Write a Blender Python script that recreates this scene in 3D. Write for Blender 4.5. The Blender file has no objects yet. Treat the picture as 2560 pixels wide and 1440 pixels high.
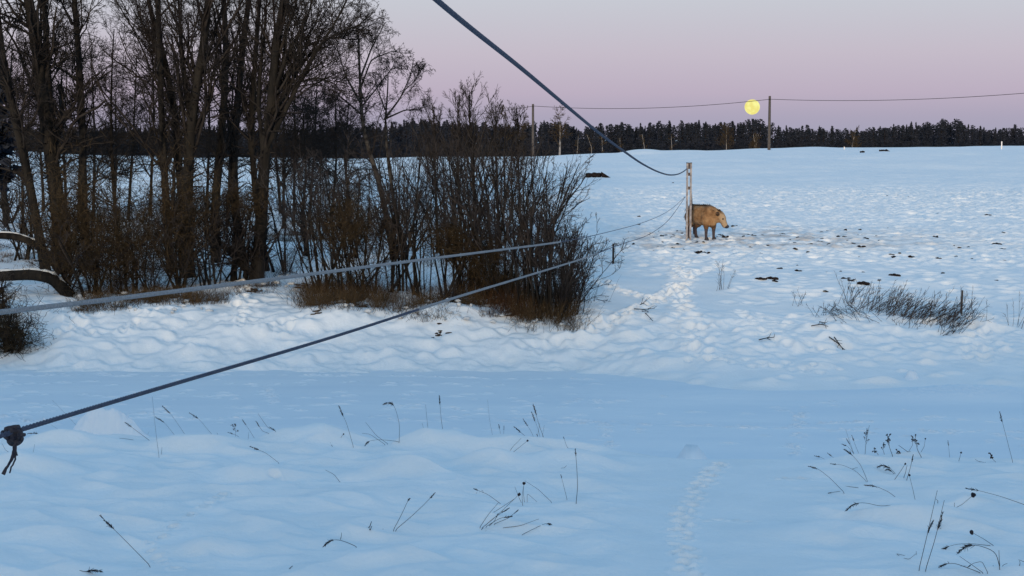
import bpy, math
import numpy as np
from math import radians as RAD

SC = bpy.context.scene
COL = SC.collection
# ---------------------------------------------------------------- camera
FPX, EYE, HZ = 4000.0, 6.0, 345.0          # focal length in photo pixels, eye height above the ice, eye level row
PITCH = math.atan((720 - HZ) / FPX)
cam_data = bpy.data.cameras.new("camera")
cam_data.sensor_width = 36.0
cam_data.lens = 36.0 * FPX / 2560.0
cam_data.clip_start, cam_data.clip_end = 0.1, 20000.0
cam = bpy.data.objects.new("camera", cam_data)
COL.objects.link(cam)
cam.location = (0, 0, EYE)
cam.rotation_euler = (math.pi / 2 - PITCH, 0, 0)
SC.camera = cam

# ---------------------------------------------------------------- sky, sun, exposure
def lin(r, g, b, a=1.0):
    f = lambda c: (c / 255 / 12.92) if c / 255 <= 0.04045 else ((c / 255 + 0.055) / 1.055) ** 2.4
    return (f(r), f(g), f(b), a)

world = bpy.data.worlds.new("World")
SC.world = world
world.use_nodes = True
wn, wl = world.node_tree.nodes, world.node_tree.links
wn.clear()
w_out = wn.new("ShaderNodeOutputWorld")
w_bg = wn.new("ShaderNodeBackground")
w_tc = wn.new("ShaderNodeTexCoord")
w_sep = wn.new("ShaderNodeSeparateXYZ")
wl.new(w_tc.outputs["Generated"], w_sep.inputs[0])

def ramp(nodes, stops):
    r = nodes.new("ShaderNodeValToRGB")
    cr = r.color_ramp
    while len(cr.elements) < len(stops):
        cr.elements.new(0.5)
    for e, (p, c) in zip(cr.elements, stops):
        e.position, e.color = p, c
    return r

# twilight sky away from the sun: earth shadow, pink belt, grey blue, blue zenith
anti = ramp(wn, [(0.0, lin(163, 162, 184)), (0.013, lin(172, 165, 186)), (0.028, lin(188, 175, 193)),
                 (0.052, lin(197, 188, 201)), (0.088, lin(199, 203, 212)), (0.20, lin(150, 186, 222)),
                 (0.5, (0.23, 0.45, 0.72, 1)), (1.0, (0.175, 0.415, 0.70, 1))])
# towards the sun, just under the horizon behind the camera
sunny = ramp(wn, [(0.0, (2.2, 1.40, 0.75, 1)), (0.07, (2.3, 1.70, 1.05, 1)), (0.20, (2.1, 1.75, 1.25, 1)),
                  (0.42, (0.50, 0.64, 0.78, 1)), (1.0, (0.165, 0.385, 0.66, 1))])
wl.new(w_sep.outputs["Z"], anti.inputs[0])
wl.new(w_sep.outputs["Z"], sunny.inputs[0])
w_mr = wn.new("ShaderNodeMapRange")
w_mr.inputs["From Min"].default_value, w_mr.inputs["From Max"].default_value = 0.1, -1.0
w_mr.interpolation_type = "SMOOTHSTEP"
wl.new(w_sep.outputs["Y"], w_mr.inputs["Value"])
w_mix = wn.new("ShaderNodeMix")
w_mix.data_type = "RGBA"
wl.new(w_mr.outputs[0], w_mix.inputs["Factor"])
wl.new(anti.outputs[0], w_mix.inputs[6])
wl.new(sunny.outputs[0], w_mix.inputs[7])
wl.new(w_mix.outputs[2], w_bg.inputs["Color"])
w_bg.inputs["Strength"].default_value = 1.0
wl.new(w_bg.outputs[0], w_out.inputs["Surface"])

sun_data = bpy.data.lights.new("sun", "SUN")
sun_data.energy = 2.9
sun_data.angle = RAD(4)
sun_data.color = (1.0, 0.76, 0.50)
sun = bpy.data.objects.new("sun", sun_data)
COL.objects.link(sun)
SUN_EL, SUN_AZ = 6.0, -10.0                # degrees; azimuth from straight behind the camera, minus = left
sun.rotation_euler = (RAD(90 - SUN_EL), 0, RAD(SUN_AZ))

SC.view_settings.view_transform = "Standard"
SC.view_settings.look = "None"
SC.view_settings.exposure = 0.0
SC.view_settings.gamma = 1.0
SC.cycles.max_bounces = 6
SC.cycles.diffuse_bounces = 3

# ---------------------------------------------------------------- numeric helpers
def smooth(a, b, x):
    t = np.clip((x - a) / (b - a), 0, 1)
    return t * t * (3 - 2 * t)

_rng0 = np.random.default_rng(7)
_PERM = _rng0.permutation(512)
_GRAD = np.stack([np.cos(np.arange(512) * 2.399), np.sin(np.arange(512) * 2.399)], 1)

def perlin(x, y):
    xi, yi = np.floor(x).astype(np.int64), np.floor(y).astype(np.int64)
    xf, yf = x - xi, y - yi
    u, v = xf * xf * xf * (xf * (xf * 6 - 15) + 10), yf * yf * yf * (yf * (yf * 6 - 15) + 10)
    def g(a, b, dx, dy):
        h = _PERM[(_PERM[a & 511] + b) & 511]
        return _GRAD[h, 0] * dx + _GRAD[h, 1] * dy
    n00, n10 = g(xi, yi, xf, yf), g(xi + 1, yi, xf - 1, yf)
    n01, n11 = g(xi, yi + 1, xf, yf - 1), g(xi + 1, yi + 1, xf - 1, yf - 1)
    a, b = n00 + u * (n10 - n00), n01 + u * (n11 - n01)
    return (a + v * (b - a)) * 1.5

def fbm(x, y, o=3, off=0.0):
    s, amp, f, t = 0.0, 1.0, 1.0, 0.0
    for k in range(o):
        s = s + amp * perlin(x * f + off + 31.7 * k, y * f + off * 1.7 + 17.3 * k)
        t += amp
        amp *= 0.5
        f *= 2.03
    return s / t

def ray(px, py):
    cp, sp = math.cos(PITCH), math.sin(PITCH)
    r = np.stack(np.broadcast_arrays(np.asarray(px, float) - 1280, FPX * cp - (np.asarray(py, float) - 720) * sp,
                                     -FPX * sp - (np.asarray(py, float) - 720) * cp), -1)
    return r

def at(px, py, Y):
    """the point that shows at a photo pixel and lies Y metres ahead of the camera"""
    d = ray(px, py)
    s = np.asarray(Y, float) / d[..., 1]
    return d * s[..., None] + np.array([0, 0, EYE])

# ---------------------------------------------------------------- terrain: broad shape
def prof(knots):
    ly = np.linspace(math.log(4), math.log(6000), 6000)
    z = np.interp(np.exp(ly), [k[0] for k in knots], [k[1] for k in knots])
    n = 23
    w = np.hanning(n + 2)[1:-1]
    w /= w.sum()
    zs = np.convolve(np.pad(z, n // 2, mode="edge"), w, "valid")
    return ly, zs
P_L = prof([(4, -.8), (36, -.8), (40.6, -.12), (41.6, .08), (42.6, .40), (44.5, 1.08), (49, 1.5), (61, 1.96), (80, 2.3), (105, 2.72),
            (126, 3.0), (153, 3.7), (200, 4.45), (226, 4.6), (250, 4.4), (300, 2.5), (400, -3), (6000, -6)])
P_R = prof([(4, -.8), (32, -.8), (36.4, -.12), (37.6, .06), (40.4, .42), (44, 1.02), (49.6, 1.62), (61, 1.96), (80, 2.3), (105, 2.72),
            (126, 3.0), (153, 3.7), (200, 4.45), (226, 4.6), (250, 4.4), (300, 2.5), (400, -3), (6000, -6)])
SHADE_RIDGE = 6.7  # height of the added ground rise that keeps sun off the river
CREST_X = [-3000, 0, 200, 450, 900, 1300, 1450, 1540, 1600, 1650, 1750, 1900, 2200, 2560, 6000]
CREST_Y = [372, 375, 388, 395, 397, 394, 388, 384, 382, 381, 376, 371, 369, 367, 364]

def macro(x, y):
    x, y = np.broadcast_arrays(np.asarray(x, float), np.asarray(y, float))
    ly = np.log(np.clip(y, 4.1, 5900))
    w = smooth(0.5, 6.0, x + 0.8 * perlin(x * .25, y * .25))
    far = np.interp(ly, *P_L) * (1 - w) + np.interp(ly, *P_R) * w
    px = 1280 + FPX * x / np.maximum(y, 4.0)
    cz = EYE - (np.interp(px, CREST_X, CREST_Y) - HZ) / FPX * 226
    far = far + (cz - 4.6) * smooth(100, 215, y) * (1 - smooth(300, 420, y))
    edge = np.interp(1280 + FPX * x / 22.5, [-4000, 0, 900, 1450, 1700, 2560, 6000], [23.6, 23.5, 23.3, 22.9, 22.0, 21.9, 21.7])
    edge = edge + 0.25 * perlin(x * .5, x * 0 + 3.3)
    near = 1.6 + 0.02 * np.clip(22 - y, -4, 30) - 2.5 * smooth(edge - 0.5, edge + 3.2, y)
    near = near + SHADE_RIDGE * smooth(-7, -24, y + 1.5 * perlin(x * .09, x * 0 + 8.)) * (1 + .12 * perlin(x * .13, x * 0 + 2.))      # unseen rise added behind the camera to shade near bank and river
    return np.where(y < 31, near, np.maximum(far, -0.9))

def hit(px, py, zf=None):
    """where the sight line through a photo pixel meets the ground (or the ice)"""
    zf = zf or (lambda a, b: np.maximum(macro(a, b), 0.0))
    d = ray(px, py)
    ys = np.concatenate([np.arange(9, 60, .04), np.arange(60, 300, .3)])
    pts = d / d[1] * ys[:, None] + np.array([0, 0, EYE])
    under = pts[:, 2] <= zf(pts[:, 0], pts[:, 1])
    k = int(np.argmax(under)) if under.any() else len(ys) - 1
    return pts[k]

# ---------------------------------------------------------------- terrain: grid that thins out with distance
th = np.concatenate([np.arange(-180, -26, 4.0), np.arange(-26, -19, .35), np.arange(-19, 19, .042), np.arange(19, 26, .35), np.arange(26, 180.1, 4.0)])
th = np.radians(th)
rr = np.concatenate([np.linspace(0.5, 13.5, 12), np.arange(14, 24.5, .03), np.arange(24.5, 34.5, .5), np.arange(34.6, 52, .045),
                     np.arange(52, 66, .075), np.arange(66, 110, .17), np.arange(110, 160, .5), np.arange(160, 250, 1.0), np.geomspace(251, 6000, 40)])
TT, RR = np.meshgrid(th, rr)
# rows follow lines of equal depth in front of the camera, so a row is flat across the view
XX = np.where(np.abs(TT) < 0.45, RR * np.tan(np.clip(TT, -.46, .46)), RR * np.sin(TT) / math.cos(.45))
YY = np.where(np.abs(TT) < 0.45, RR, RR * np.cos(TT) / math.cos(.45))
ZZ = macro(XX, YY)

def add_detail(X, Y, Z):
    near = 1 - smooth(23.5, 26.5, Y)
    right_px = 1280 + FPX * X / np.maximum(Y, 5)
    n = np.zeros_like(Z)
    # near bank: soft drifts over buried tussocks, calmer on the right
    calm = smooth(1450, 1650, right_px) * (1 - smooth(1950, 2150, right_px))
    sw = fbm(X * 4.5, Y * 5.5, 3, 7.7) * .010 + fbm(X * .55, Y * .75, 2, 3.1) * .10 + fbm(X * 1.5, Y * 1.9, 2, 9.2) * .03
    bill = np.abs(fbm(X * .8 + .3 * Y, Y * 1.0, 2, 5.0))
    n += near * (1 - .85 * calm) * (sw + .08 - .18 * np.minimum(bill, .5))
    # far bank lumps, worn edge and terraces
    rgt = smooth(1430, 1560, right_px)
    bank = smooth(38.3, 41.5, Y) * (1 - smooth(46.0 - 2.6 * rgt, 50.0 - 4.2 * rgt, Y))
    b2 = np.sqrt(fbm(X * .6, Y * .75, 2, 21.0) ** 2 + .006)
    n += bank * (.22 - .62 * np.minimum(b2, .45)) * .36 + bank * (.035 * (1 - 2.4 * np.abs(perlin(X * 1.25 + .4 * Y, Y * 1.5))) + .02 * (1 - 2.4 * np.abs(perlin(X * 2.7, Y * 2.9 + 4.))))
    # trampled pasture
    wpx = right_px + 60 * perlin(X * .12, Y * .12)
    line = 50.0 + 2.5 * smooth(1400, 1500, wpx) + 1.0 * perlin(X * .3, X * 0)
    tr = smooth(line - 1.5, line + 2.5, Y) * (1 - .75 * smooth(92, 118, Y + 6 * perlin(X * .1, Y * .03)) - .25 * smooth(170, 215, Y)) * smooth(1250, 1450, wpx)
    t1 = np.abs(fbm(X * 1.1, Y * .95, 2, 51.0))
    t2 = fbm(X * 2.6 + .5 * Y, Y * 2.2, 2, 71.0)
    grow = 1 + smooth(60, 100, Y) * .8
    n += tr * grow * ((.10 - .30 * np.minimum(t1, .4)) * .45 + .03 * t2 + .032 * (1 - 2.6 * np.abs(perlin(X * 1.9 + .6 * Y, Y * 1.5 + 9.))))
    # drifted upper hill
    hill = smooth(92, 120, Y) * (1 - smooth(260, 300, Y))
    n += hill * (fbm(X * .05, Y * .06, 3, 81.0) * .42 + fbm(X * .3, Y * .12, 2, 12.0) * .09 * (1 - smooth(180, 220, Y)))
    # everything between: light roughness
    mid = smooth(41, 44, Y) * (1 - smooth(118, 125, Y))
    n += mid * fbm(X * .5, Y * .5, 2, 33.0) * .06
    return Z + n
ZZ = add_detail(XX, YY, ZZ)

def stamp(X, Y, Z, x, y, r, depth, rim=.3, ax=1.0, ay=1.0, mode="dent"):
    """press a dent (or heap a mound) into a grid of heights"""
    R0 = 3.0 * r * max(ax, ay)
    rows = np.nonzero((Y[:, Y.shape[1] // 2] > y - R0) & (Y[:, Y.shape[1] // 2] < y + R0))[0]
    if len(rows) == 0:
        return
    a, b = rows[0], rows[-1] + 1
    t = X[(a + b) // 2] / np.maximum(Y[(a + b) // 2], .1)
    ok = (np.abs(th) < .45)
    cols = np.nonzero(ok & (t > (x - R0) / y - .002) & (t < (x + R0) / y + .002))[0]
    if len(cols) == 0:
        return
    c, d = cols[0], cols[-1] + 1
    q = np.sqrt(((X[a:b, c:d] - x) / (r * ax)) ** 2 + ((Y[a:b, c:d] - y) / (r * ay)) ** 2)
    if mode == "dent":
        Z[a:b, c:d] += -depth * np.exp(-q ** 2 * 1.3) + depth * rim * np.exp(-((q - 1.45) / .5) ** 2)
    else:
        Z[a:b, c:d] += depth * np.exp(-q ** 2.6)

rng = np.random.default_rng(11)

def trail(path, n, r, depth, side, jit, rim=.3, ax=1., ay=1., grid=None):
    G = grid or (XX, YY, ZZ)
    P = np.array([hit(a, b) for a, b in path])[:, :2]
    seg = np.concatenate([[0], np.cumsum(np.linalg.norm(np.diff(P, axis=0), axis=1))])
    for k, s in enumerate(np.linspace(0, seg[-1], n)):
        x, y = np.interp(s, seg, P[:, 0]), np.interp(s, seg, P[:, 1])
        x += (side if k % 2 else -side) + rng.normal(0, jit)
        y += rng.normal(0, jit)
        stamp(*G, x, y, r * rng.uniform(.75, 1.25), depth * rng.uniform(.6, 1.3), rim, ax, ay)

# mounds on the near bank: (px, py, radius, height, stretch)
for px, py, r, h, ax in [(150, 1125, .30, .16, 1.3), (485, 1128, .34, .15, 1.5), (640, 1200, .30, .15, 1.2), (990, 1200, .36, .18, 1.5),
                         (1085, 1122, .30, .16, 1.3), (1225, 1168, .26, .12, 1.2), (60, 1190, .30, .17, 1.6), (550, 1385, .22, .10, 1.4),
                         (990, 1415, .25, .08, 1.3), (2185, 1285, .30, .13, 1.5), (2300, 1310, .36, .14, 1.4), (2420, 1275, .22, .09, 1.5),
                         (780, 1112, .34, .14, 1.6), (1240, 1130, .4, .12, 1.5), (2050, 1350, .4, .08, 1.6), (80, 1370, .4, .12, 1.4),
                         (1390, 1168, .38, .12, 1.5), (330, 1210, .35, .09, 1.6), (900, 1270, .5, .07, 1.6), (1150, 1330, .4, .07, 1.6)]:
    p = hit(px, py)
    stamp(XX, YY, ZZ, p[0], p[1] + r * .4, r * .95, h * 1.2, ax=ax * 1.35, ay=1.0, mode="mound")
# lumps of snow on the far bank
for k in range(260):
    px, py = rng.uniform(120, 2540), 0
    py = rng.uniform(800, 930) if px < 1450 else rng.uniform(790, 960)
    p = hit(px, py)
    stamp(XX, YY, ZZ, p[0], p[1], rng.uniform(.08, .28), rng.uniform(.03, .09), ax=rng.uniform(1.1, 2.2), mode="mound")
for px, py, r, h in [(1218, 856, .24, .22), (1410, 905, .32, .16), (1280, 885, .4, .14), (500, 900, .5, .14), (760, 905, .4, .14), (620, 850, .5, .15),
                     (850, 800, .7, .2), (1120, 800, .8, .25), (1590, 850, .3, .14), (1985, 880, .25, .18), (2075, 860, .5, .18), (2040, 835, .5, .16), (1600, 905, .5, .12),
                     (200, 880, .6, .18), (1440, 862, .3, .15), (1680, 915, .4, .12), (1720, 700, .5, .05)]:
    p = hit(px, py)
    stamp(XX, YY, ZZ, p[0], p[1] + .2, r, h, ax=1.4, mode="mound")
# snow bump on the skyline
p = hit(1600, 386)
stamp(XX, YY, ZZ, p[0], p[1], 2.2, .5, ax=1.2, ay=3, mode="mound")
p = hit(1685, 384)
stamp(XX, YY, ZZ, p[0], p[1], 3.2, .3, ax=1.2, ay=3, mode="mound")
# paths of hooves and paws
trail([(1707, 655), (1700, 720), (1712, 780), (1735, 850), (1752, 905)], 54, .15, .14, .15, .09)
trail([(1705, 715), (1650, 745), (1600, 768), (1545, 800), (1470, 835)], 48, .15, .13, .11, .09)
trail([(1490, 700), (1530, 722), (1590, 737), (1645, 756)], 28, .12, .12, .09, .05)
trail([(1820, 660), (1780, 670), (1720, 690)], 16, .14, .08, .2, .12)
trail([(2455, 790), (2445, 850), (2430, 905)], 28, .15, .11, .18, .1)
trail([(1470, 835), (1380, 870), (1300, 885)], 26, .15, .06, .15, .12)
trail([(2150, 870), (2060, 880), (1950, 870), (1860, 780)], 30, .15, .07, .25, .2)
trail([(620, 690), (600, 770), (620, 800), (585, 832)], 32, .12, .13, .11, .07)
trail([(200, 800), (175, 835), (215, 850)], 18, .13, .09, .15, .1)
trail([(395, 775), (340, 815), (310, 840)], 18, .10, .08, .06, .04)
trail([(770, 800), (690, 820), (660, 845)], 14, .12, .08, .1, .08)
trail([(1760, 905), (1900, 915), (2080, 930)], 26, .12, .06, .2, .15)
trail([(1805, 1163), (1780, 1180), (1755, 1210), (1730, 1245), (1708, 1290), (1700, 1330), (1708, 1380), (1722, 1445)], 34, .075, .10, .05, .02, .22)
trail([(1805, 1163), (1780, 1180), (1755, 1210), (1730, 1245), (1708, 1290), (1700, 1330), (1708, 1380), (1722, 1445)], 22, .04, .03, .08, .04, .35)
trail([(565, 1248), (500, 1282), (455, 1310), (400, 1345), (372, 1375), (395, 1400), (420, 1435)], 16, .05, .06, .03, .03, .4)
trail([(1735, 1305), (1800, 1303), (1880, 1308)], 9, .04, .018, .02, .02, .5, 2.2, .7)
trail([(1945, 1198), (2010, 1201)], 5, .04, .018, .02, .02, .5, 2.2, .7)
p = hit(685, 1207)
stamp(XX, YY, ZZ, p[0], p[1], .07, .07, .3)
# churned snow round the post and the cow
for k in range(420):
    px, py = rng.normal(1790, 190), rng.normal(612, 26)
    if 1440 < px < 2560 and 545 < py < 700:
        p = hit(px, py)
        stamp(XX, YY, ZZ, p[0], p[1], rng.uniform(.12, .26), rng.uniform(.02, .06), .4, 1.1, 1.2)
for k in range(900):
    px, py = rng.uniform(1430, 2590), rng.uniform(480, 760)
    if py > 690 and px < 1850 - (py - 690) * .5:
        continue
    p = hit(px, py)
    s = (p[1] / 55)
    stamp(XX, YY, ZZ, p[0], p[1], rng.uniform(.13, .26) * s, rng.uniform(.02, .05) * s, .4, 1.3, 1.2)

def gz(x, y):
    """height of the finished ground (or the ice over it)"""
    t = math.atan2(x, y)
    i = int(np.clip(np.searchsorted(rr, y) - 1, 0, len(rr) - 2))
    j = int(np.clip(np.searchsorted(th, t) - 1, 0, len(th) - 2))
    fy = (y - rr[i]) / (rr[i + 1] - rr[i])
    xa, xb = XX[i, j], XX[i, j + 1]
    fx = min(1, max(0, (x - xa) / (xb - xa + 1e-9)))
    a = ZZ[i, j] * (1 - fx) + ZZ[i, j + 1] * fx
    b = ZZ[i + 1, j] * (1 - fx) + ZZ[i + 1, j + 1] * fx
    return max(a * (1 - fy) + b * fy, 0.0)

def ground(px, py):
    p = hit(px, py)
    return np.array([p[0], p[1], gz(p[0], p[1])])

# ---------------------------------------------------------------- mesh building
class Geo:
    def __init__(self):
        self.v, self.f3, self.f4, self.n = [], [], [], 0
    def add(self, V, F3=None, F4=None):
        V = np.asarray(V, float).reshape(-1, 3)
        if F3 is not None and len(F3):
            self.f3.append(np.asarray(F3, np.int64).reshape(-1, 3) + self.n)
        if F4 is not None and len(F4):
            self.f4.append(np.asarray(F4, np.int64).reshape(-1, 4) + self.n)
        self.v.append(V)
        self.n += len(V)
    def tubes(self, P, Rd, S=3, cap=False):
        P = np.asarray(P, float)
        Rd = np.asarray(Rd, float)
        if P.ndim == 2:
            P, Rd = P[None], Rd[None]
        N, K, _ = P.shape
        T = np.gradient(P, axis=1)
        T /= np.linalg.norm(T, axis=2, keepdims=True) + 1e-12
        m = T.mean(1)
        ref = np.where((np.abs(m[:, 0]) < .8 * np.linalg.norm(m, axis=1))[:, None], np.array([1., 0, 0]), np.array([0, 1., .2]))[:, None]
        n1 = np.cross(T, ref)
        n1 /= np.linalg.norm(n1, axis=2, keepdims=True) + 1e-12
        n2 = np.cross(T, n1)
        a = np.arange(S) * 2 * math.pi / S
        V = P[:, :, None] + Rd[:, :, None, None] * (np.cos(a)[:, None] * n1[:, :, None] + np.sin(a)[:, None] * n2[:, :, None])
        b = (np.arange(N)[:, None, None] * K + np.arange(K - 1)[None, :, None]) * S
        i, j = np.arange(S), (np.arange(S) + 1) % S
        F = np.stack([b + i, b + j, b + S + j, b + S + i], -1)
        base = self.n
        self.add(V, F4=F.reshape(-1, 4))
        if cap:
            for q in range(N):
                for ring, c in ((0, P[q, 0]), (K - 1, P[q, -1])):
                    o = (q * K + ring) * S
                    ii = np.stack([np.full(S, 0) + S, i, j], 1) if ring else np.stack([np.full(S, 0) + S, j, i], 1)
                    Vr = V.reshape(-1, 3)[o:o + S]
                    self.add(np.concatenate([Vr, c[None]]), F3=ii)
    def box(self, c, s, rot=None):
        q = np.array([[x, y, z] for x in (-.5, .5) for y in (-.5, .5) for z in (-.5, .5)]) * np.asarray(s)
        if rot is not None:
            q = q @ np.asarray(rot).T
        self.add(q + np.asarray(c), F4=[[0, 1, 3, 2], [4, 6, 7, 5], [0, 4, 5, 1], [2, 3, 7, 6], [0, 2, 6, 4], [1, 5, 7, 3]])
    def ball(self, c, r, seed=0, nu=10, nv=6, rough=.0):
        g = np.random.default_rng(seed)
        u, v = np.meshgrid(np.arange(nu) * 2 * math.pi / nu, np.linspace(0.02, math.pi - .02, nv))
        d = np.stack([np.cos(u) * np.sin(v), np.sin(u) * np.sin(v), np.cos(v)], -1)
        d = d * (1 + rough * g.normal(0, 1, d.shape[:2] + (1,)))
        V = d * np.asarray(r) + np.asarray(c)
        F = [[a * nu + b, (a + 1) * nu + b, (a + 1) * nu + (b + 1) % nu, a * nu + (b + 1) % nu] for a in range(nv - 1) for b in range(nu)]
        self.add(V, F4=F)
    def build(self, name, mat, parent=None, origin=None, smooth_=True):
        V = np.concatenate(self.v)
        o = np.zeros(3) if origin is None else np.asarray(origin, float)
        V = (V - o).astype(np.float32)
        f3 = np.concatenate(self.f3) if self.f3 else np.zeros((0, 3), np.int64)
        f4 = np.concatenate(self.f4) if self.f4 else np.zeros((0, 4), np.int64)
        me = bpy.data.meshes.new(name)
        me.vertices.add(len(V))
        me.vertices.foreach_set("co", V.ravel())
        nl = len(f3) * 3 + len(f4) * 4
        me.loops.add(nl)
        me.loops.foreach_set("vertex_index", np.concatenate([f3.ravel(), f4.ravel()]).astype(np.int32))
        npol = len(f3) + len(f4)
        me.polygons.add(npol)
        st = np.concatenate([np.arange(len(f3)) * 3, len(f3) * 3 + np.arange(len(f4)) * 4]).astype(np.int32)
        me.polygons.foreach_set("loop_start", st)
        me.polygons.foreach_set("use_smooth", np.full(npol, smooth_))
        me.update(calc_edges=True)
        me.materials.append(mat)
        ob = bpy.data.objects.new(name, me)
        COL.objects.link(ob)
        if parent is not None:
            ob.parent = parent
        else:
            ob.location = o
        return ob

def tag(o, label=None, cat=None, group=None, kind=None):
    for k, v in (("label", label), ("category", cat), ("group", group), ("kind", kind)):
        if v:
            o[k] = v
    return o

def empty(name, loc, label, cat, group=None):
    o = bpy.data.objects.new(name, None)
    COL.objects.link(o)
    o.location = tuple(float(c) for c in loc)
    o.empty_display_size = .2
    return tag(o, label, cat, group)

# ---------------------------------------------------------------- materials
def mat(name, c1, c2=None, scale=8.0, rough=.85, bump=0.0, bscale=40.0, detail=4.0, spec=.3, stretch=None):
    m = bpy.data.materials.new(name)
    m.use_nodes = True
    n, l = m.node_tree.nodes, m.node_tree.links
    b = n["Principled BSDF"]
    b.inputs["Roughness"].default_value = rough
    b.inputs["Specular IOR Level"].default_value = spec
    tc = n.new("ShaderNodeTexCoord")
    src = tc.outputs["Object"]
    if stretch:
        mp = n.new("ShaderNodeMapping")
        mp.inputs["Scale"].default_value = stretch
        l.new(src, mp.inputs[0])
        src = mp.outputs[0]
    if c2 is None:
        b.inputs["Base Color"].default_value = (*c1, 1)
    else:
        t = n.new("ShaderNodeTexNoise")
        t.inputs["Scale"].default_value = scale
        t.inputs["Detail"].default_value = detail
        l.new(src, t.inputs["Vector"])
        r = ramp(n, [(.36, (*c1, 1)), (.64, (*c2, 1))])
        l.new(t.outputs["Fac"], r.inputs[0])
        l.new(r.outputs[0], b.inputs["Base Color"])
    if bump:
        t2 = n.new("ShaderNodeTexNoise")
        t2.inputs["Scale"].default_value = bscale
        t2.inputs["Detail"].default_value = 6
        l.new(src, t2.inputs["Vector"])
        bp = n.new("ShaderNodeBump")
        bp.inputs["Strength"].default_value = 1.0
        bp.inputs["Distance"].default_value = bump
        l.new(t2.outputs["Fac"], bp.inputs["Height"])
        l.new(bp.outputs[0], b.inputs["Normal"])
    return m

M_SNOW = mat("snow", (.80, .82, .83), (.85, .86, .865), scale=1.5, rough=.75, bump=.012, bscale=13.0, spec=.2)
def add_dirt(m):
    """dung and mud trodden into the snow around the cow's standing place"""
    n, l = m.node_tree.nodes, m.node_tree.links
    b = n["Principled BSDF"]
    old = b.inputs["Base Color"].links[0].from_socket
    tc = n.new("ShaderNodeTexCoord")
    sp = n.new("ShaderNodeSeparateXYZ")
    l.new(tc.outputs["Object"], sp.inputs[0])
    def mr(sock, a0, a1, b0, b1):
        q = n.new("ShaderNodeMapRange"); q.interpolation_type = "SMOOTHSTEP"
        for k_, v_ in zip(("From Min", "From Max", "To Min", "To Max"), (a0, a1, b0, b1)):
            q.inputs[k_].default_value = v_
        l.new(sock, q.inputs["Value"]); return q.outputs[0]
    def mul(a, c):
        q = n.new("ShaderNodeMath"); q.operation = "MULTIPLY"
        l.new(a, q.inputs[0]); l.new(c, q.inputs[1]); return q.outputs[0]
    nz = n.new("ShaderNodeTexNoise"); nz.inputs["Scale"].default_value = .9; nz.inputs["Detail"].default_value = 6
    l.new(tc.outputs["Object"], nz.inputs["Vector"])
    f = mul(mul(mr(sp.outputs["Y"], 57.0, 60.5, 0, 1), mr(sp.outputs["Y"], 64.5, 72.0, 1, 0)), mul(mr(sp.outputs["X"], 3.2, 6.0, 0, 1), mr(sp.outputs["X"], 9.0, 21.0, 1, .1)))
    f = mul(f, mr(nz.outputs["Fac"], .35, .68, 0, .75))
    x = n.new("ShaderNodeMix"); x.data_type = "RGBA"
    l.new(f, x.inputs["Factor"]); l.new(old, x.inputs[6]); x.inputs[7].default_value = (.34, .30, .28, 1)
    l.new(x.outputs[2], b.inputs["Base Color"])
add_dirt(M_SNOW)
M_ICE = mat("snowy_ice", (.74, .79, .84), (.81, .84, .87), scale=.35, rough=.65, bump=.006, bscale=3.0, spec=.2, stretch=(.5, 2.0, 1))
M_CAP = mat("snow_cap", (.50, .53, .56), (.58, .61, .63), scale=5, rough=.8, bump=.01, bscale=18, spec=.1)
M_BARK = mat("bark", (.0085, .0085, .009), (.021, .0195, .018), scale=5, rough=.95, bump=.03, bscale=14, stretch=(1, 1, .25), spec=.04)
M_BARK2 = mat("grey_bark", (.009, .009, .0095), (.022, .021, .0205), scale=6, rough=.95, bump=.03, bscale=14, stretch=(1, 1, .25), spec=.04)
M_TWIG = mat("twig", (.0125, .0115, .012), (.029, .026, .025), scale=3, rough=.9, spec=.05)
M_WILLOW = mat("willow_twig", (.020, .019, .022), (.046, .041, .040), scale=2, rough=.9, spec=.05)
M_BROWNTWIG = mat("brown_twig", (.022, .017, .011), (.066, .049, .030), scale=6, rough=.95, spec=.05)
M_BIRCH = mat("birch_bark", (.012, .011, .011), (.06, .057, .055), scale=3, rough=.9, stretch=(1, 1, 2.5), spec=.05)
M_PALE = mat("pale_birch_bark", (.13, .125, .125), (.27, .26, .26), scale=1.5, rough=.9)
M_DRY = mat("dry_grass", (.036, .025, .014), (.125, .085, .048), scale=22, rough=.95, spec=.05)
M_RUST = mat("rusty_grass", (.036, .019, .010), (.095, .047, .022), scale=22, rough=.95, spec=.05)
M_STALK = mat("dry_stalk", (.042, .036, .036), (.095, .078, .068), scale=9, rough=.9, spec=.1)
M_HEAD = mat("seed_head", (.014, .012, .018), (.035, .028, .032), scale=30, rough=.95)
M_PINE = mat("pine_needles", (.015, .021, .034), (.030, .036, .054), scale=.7, rough=.95, spec=.04)  # lightened blue-grey, distance haze mixed into the needle colour
M_PINETRUNK = mat("pine_trunk", (.010, .009, .010), (.028, .022, .02), scale=2, rough=.95, spec=.05)
M_WOOD = mat("weathered_wood", (.04, .036, .036), (.085, .078, .076), scale=6, rough=.9, stretch=(4, 4, .5))
M_DARKWOOD = mat("dark_wood", (.016, .015, .017), (.04, .034, .033), scale=5, rough=.9, stretch=(4, 4, .6))
M_STEEL = mat("galvanised_steel", (.13, .13, .15), (.30, .29, .31), scale=9, rough=.6, spec=.4)
M_RUSTY = mat("dark_steel", (.035, .033, .04), (.09, .07, .07), scale=9, rough=.7)
M_ROPE = mat("steel_rope", (.036, .042, .072), (.075, .084, .12), scale=60, rough=.8, bump=.002, bscale=150)
M_FROST_LIT = mat("frosted_or_lit_rope", (.19, .19, .20), (.30, .30, .31), scale=60, rough=.9, bump=.006, bscale=120)  # frost on the middle cable, painted sunlit tone on the lowest
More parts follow.
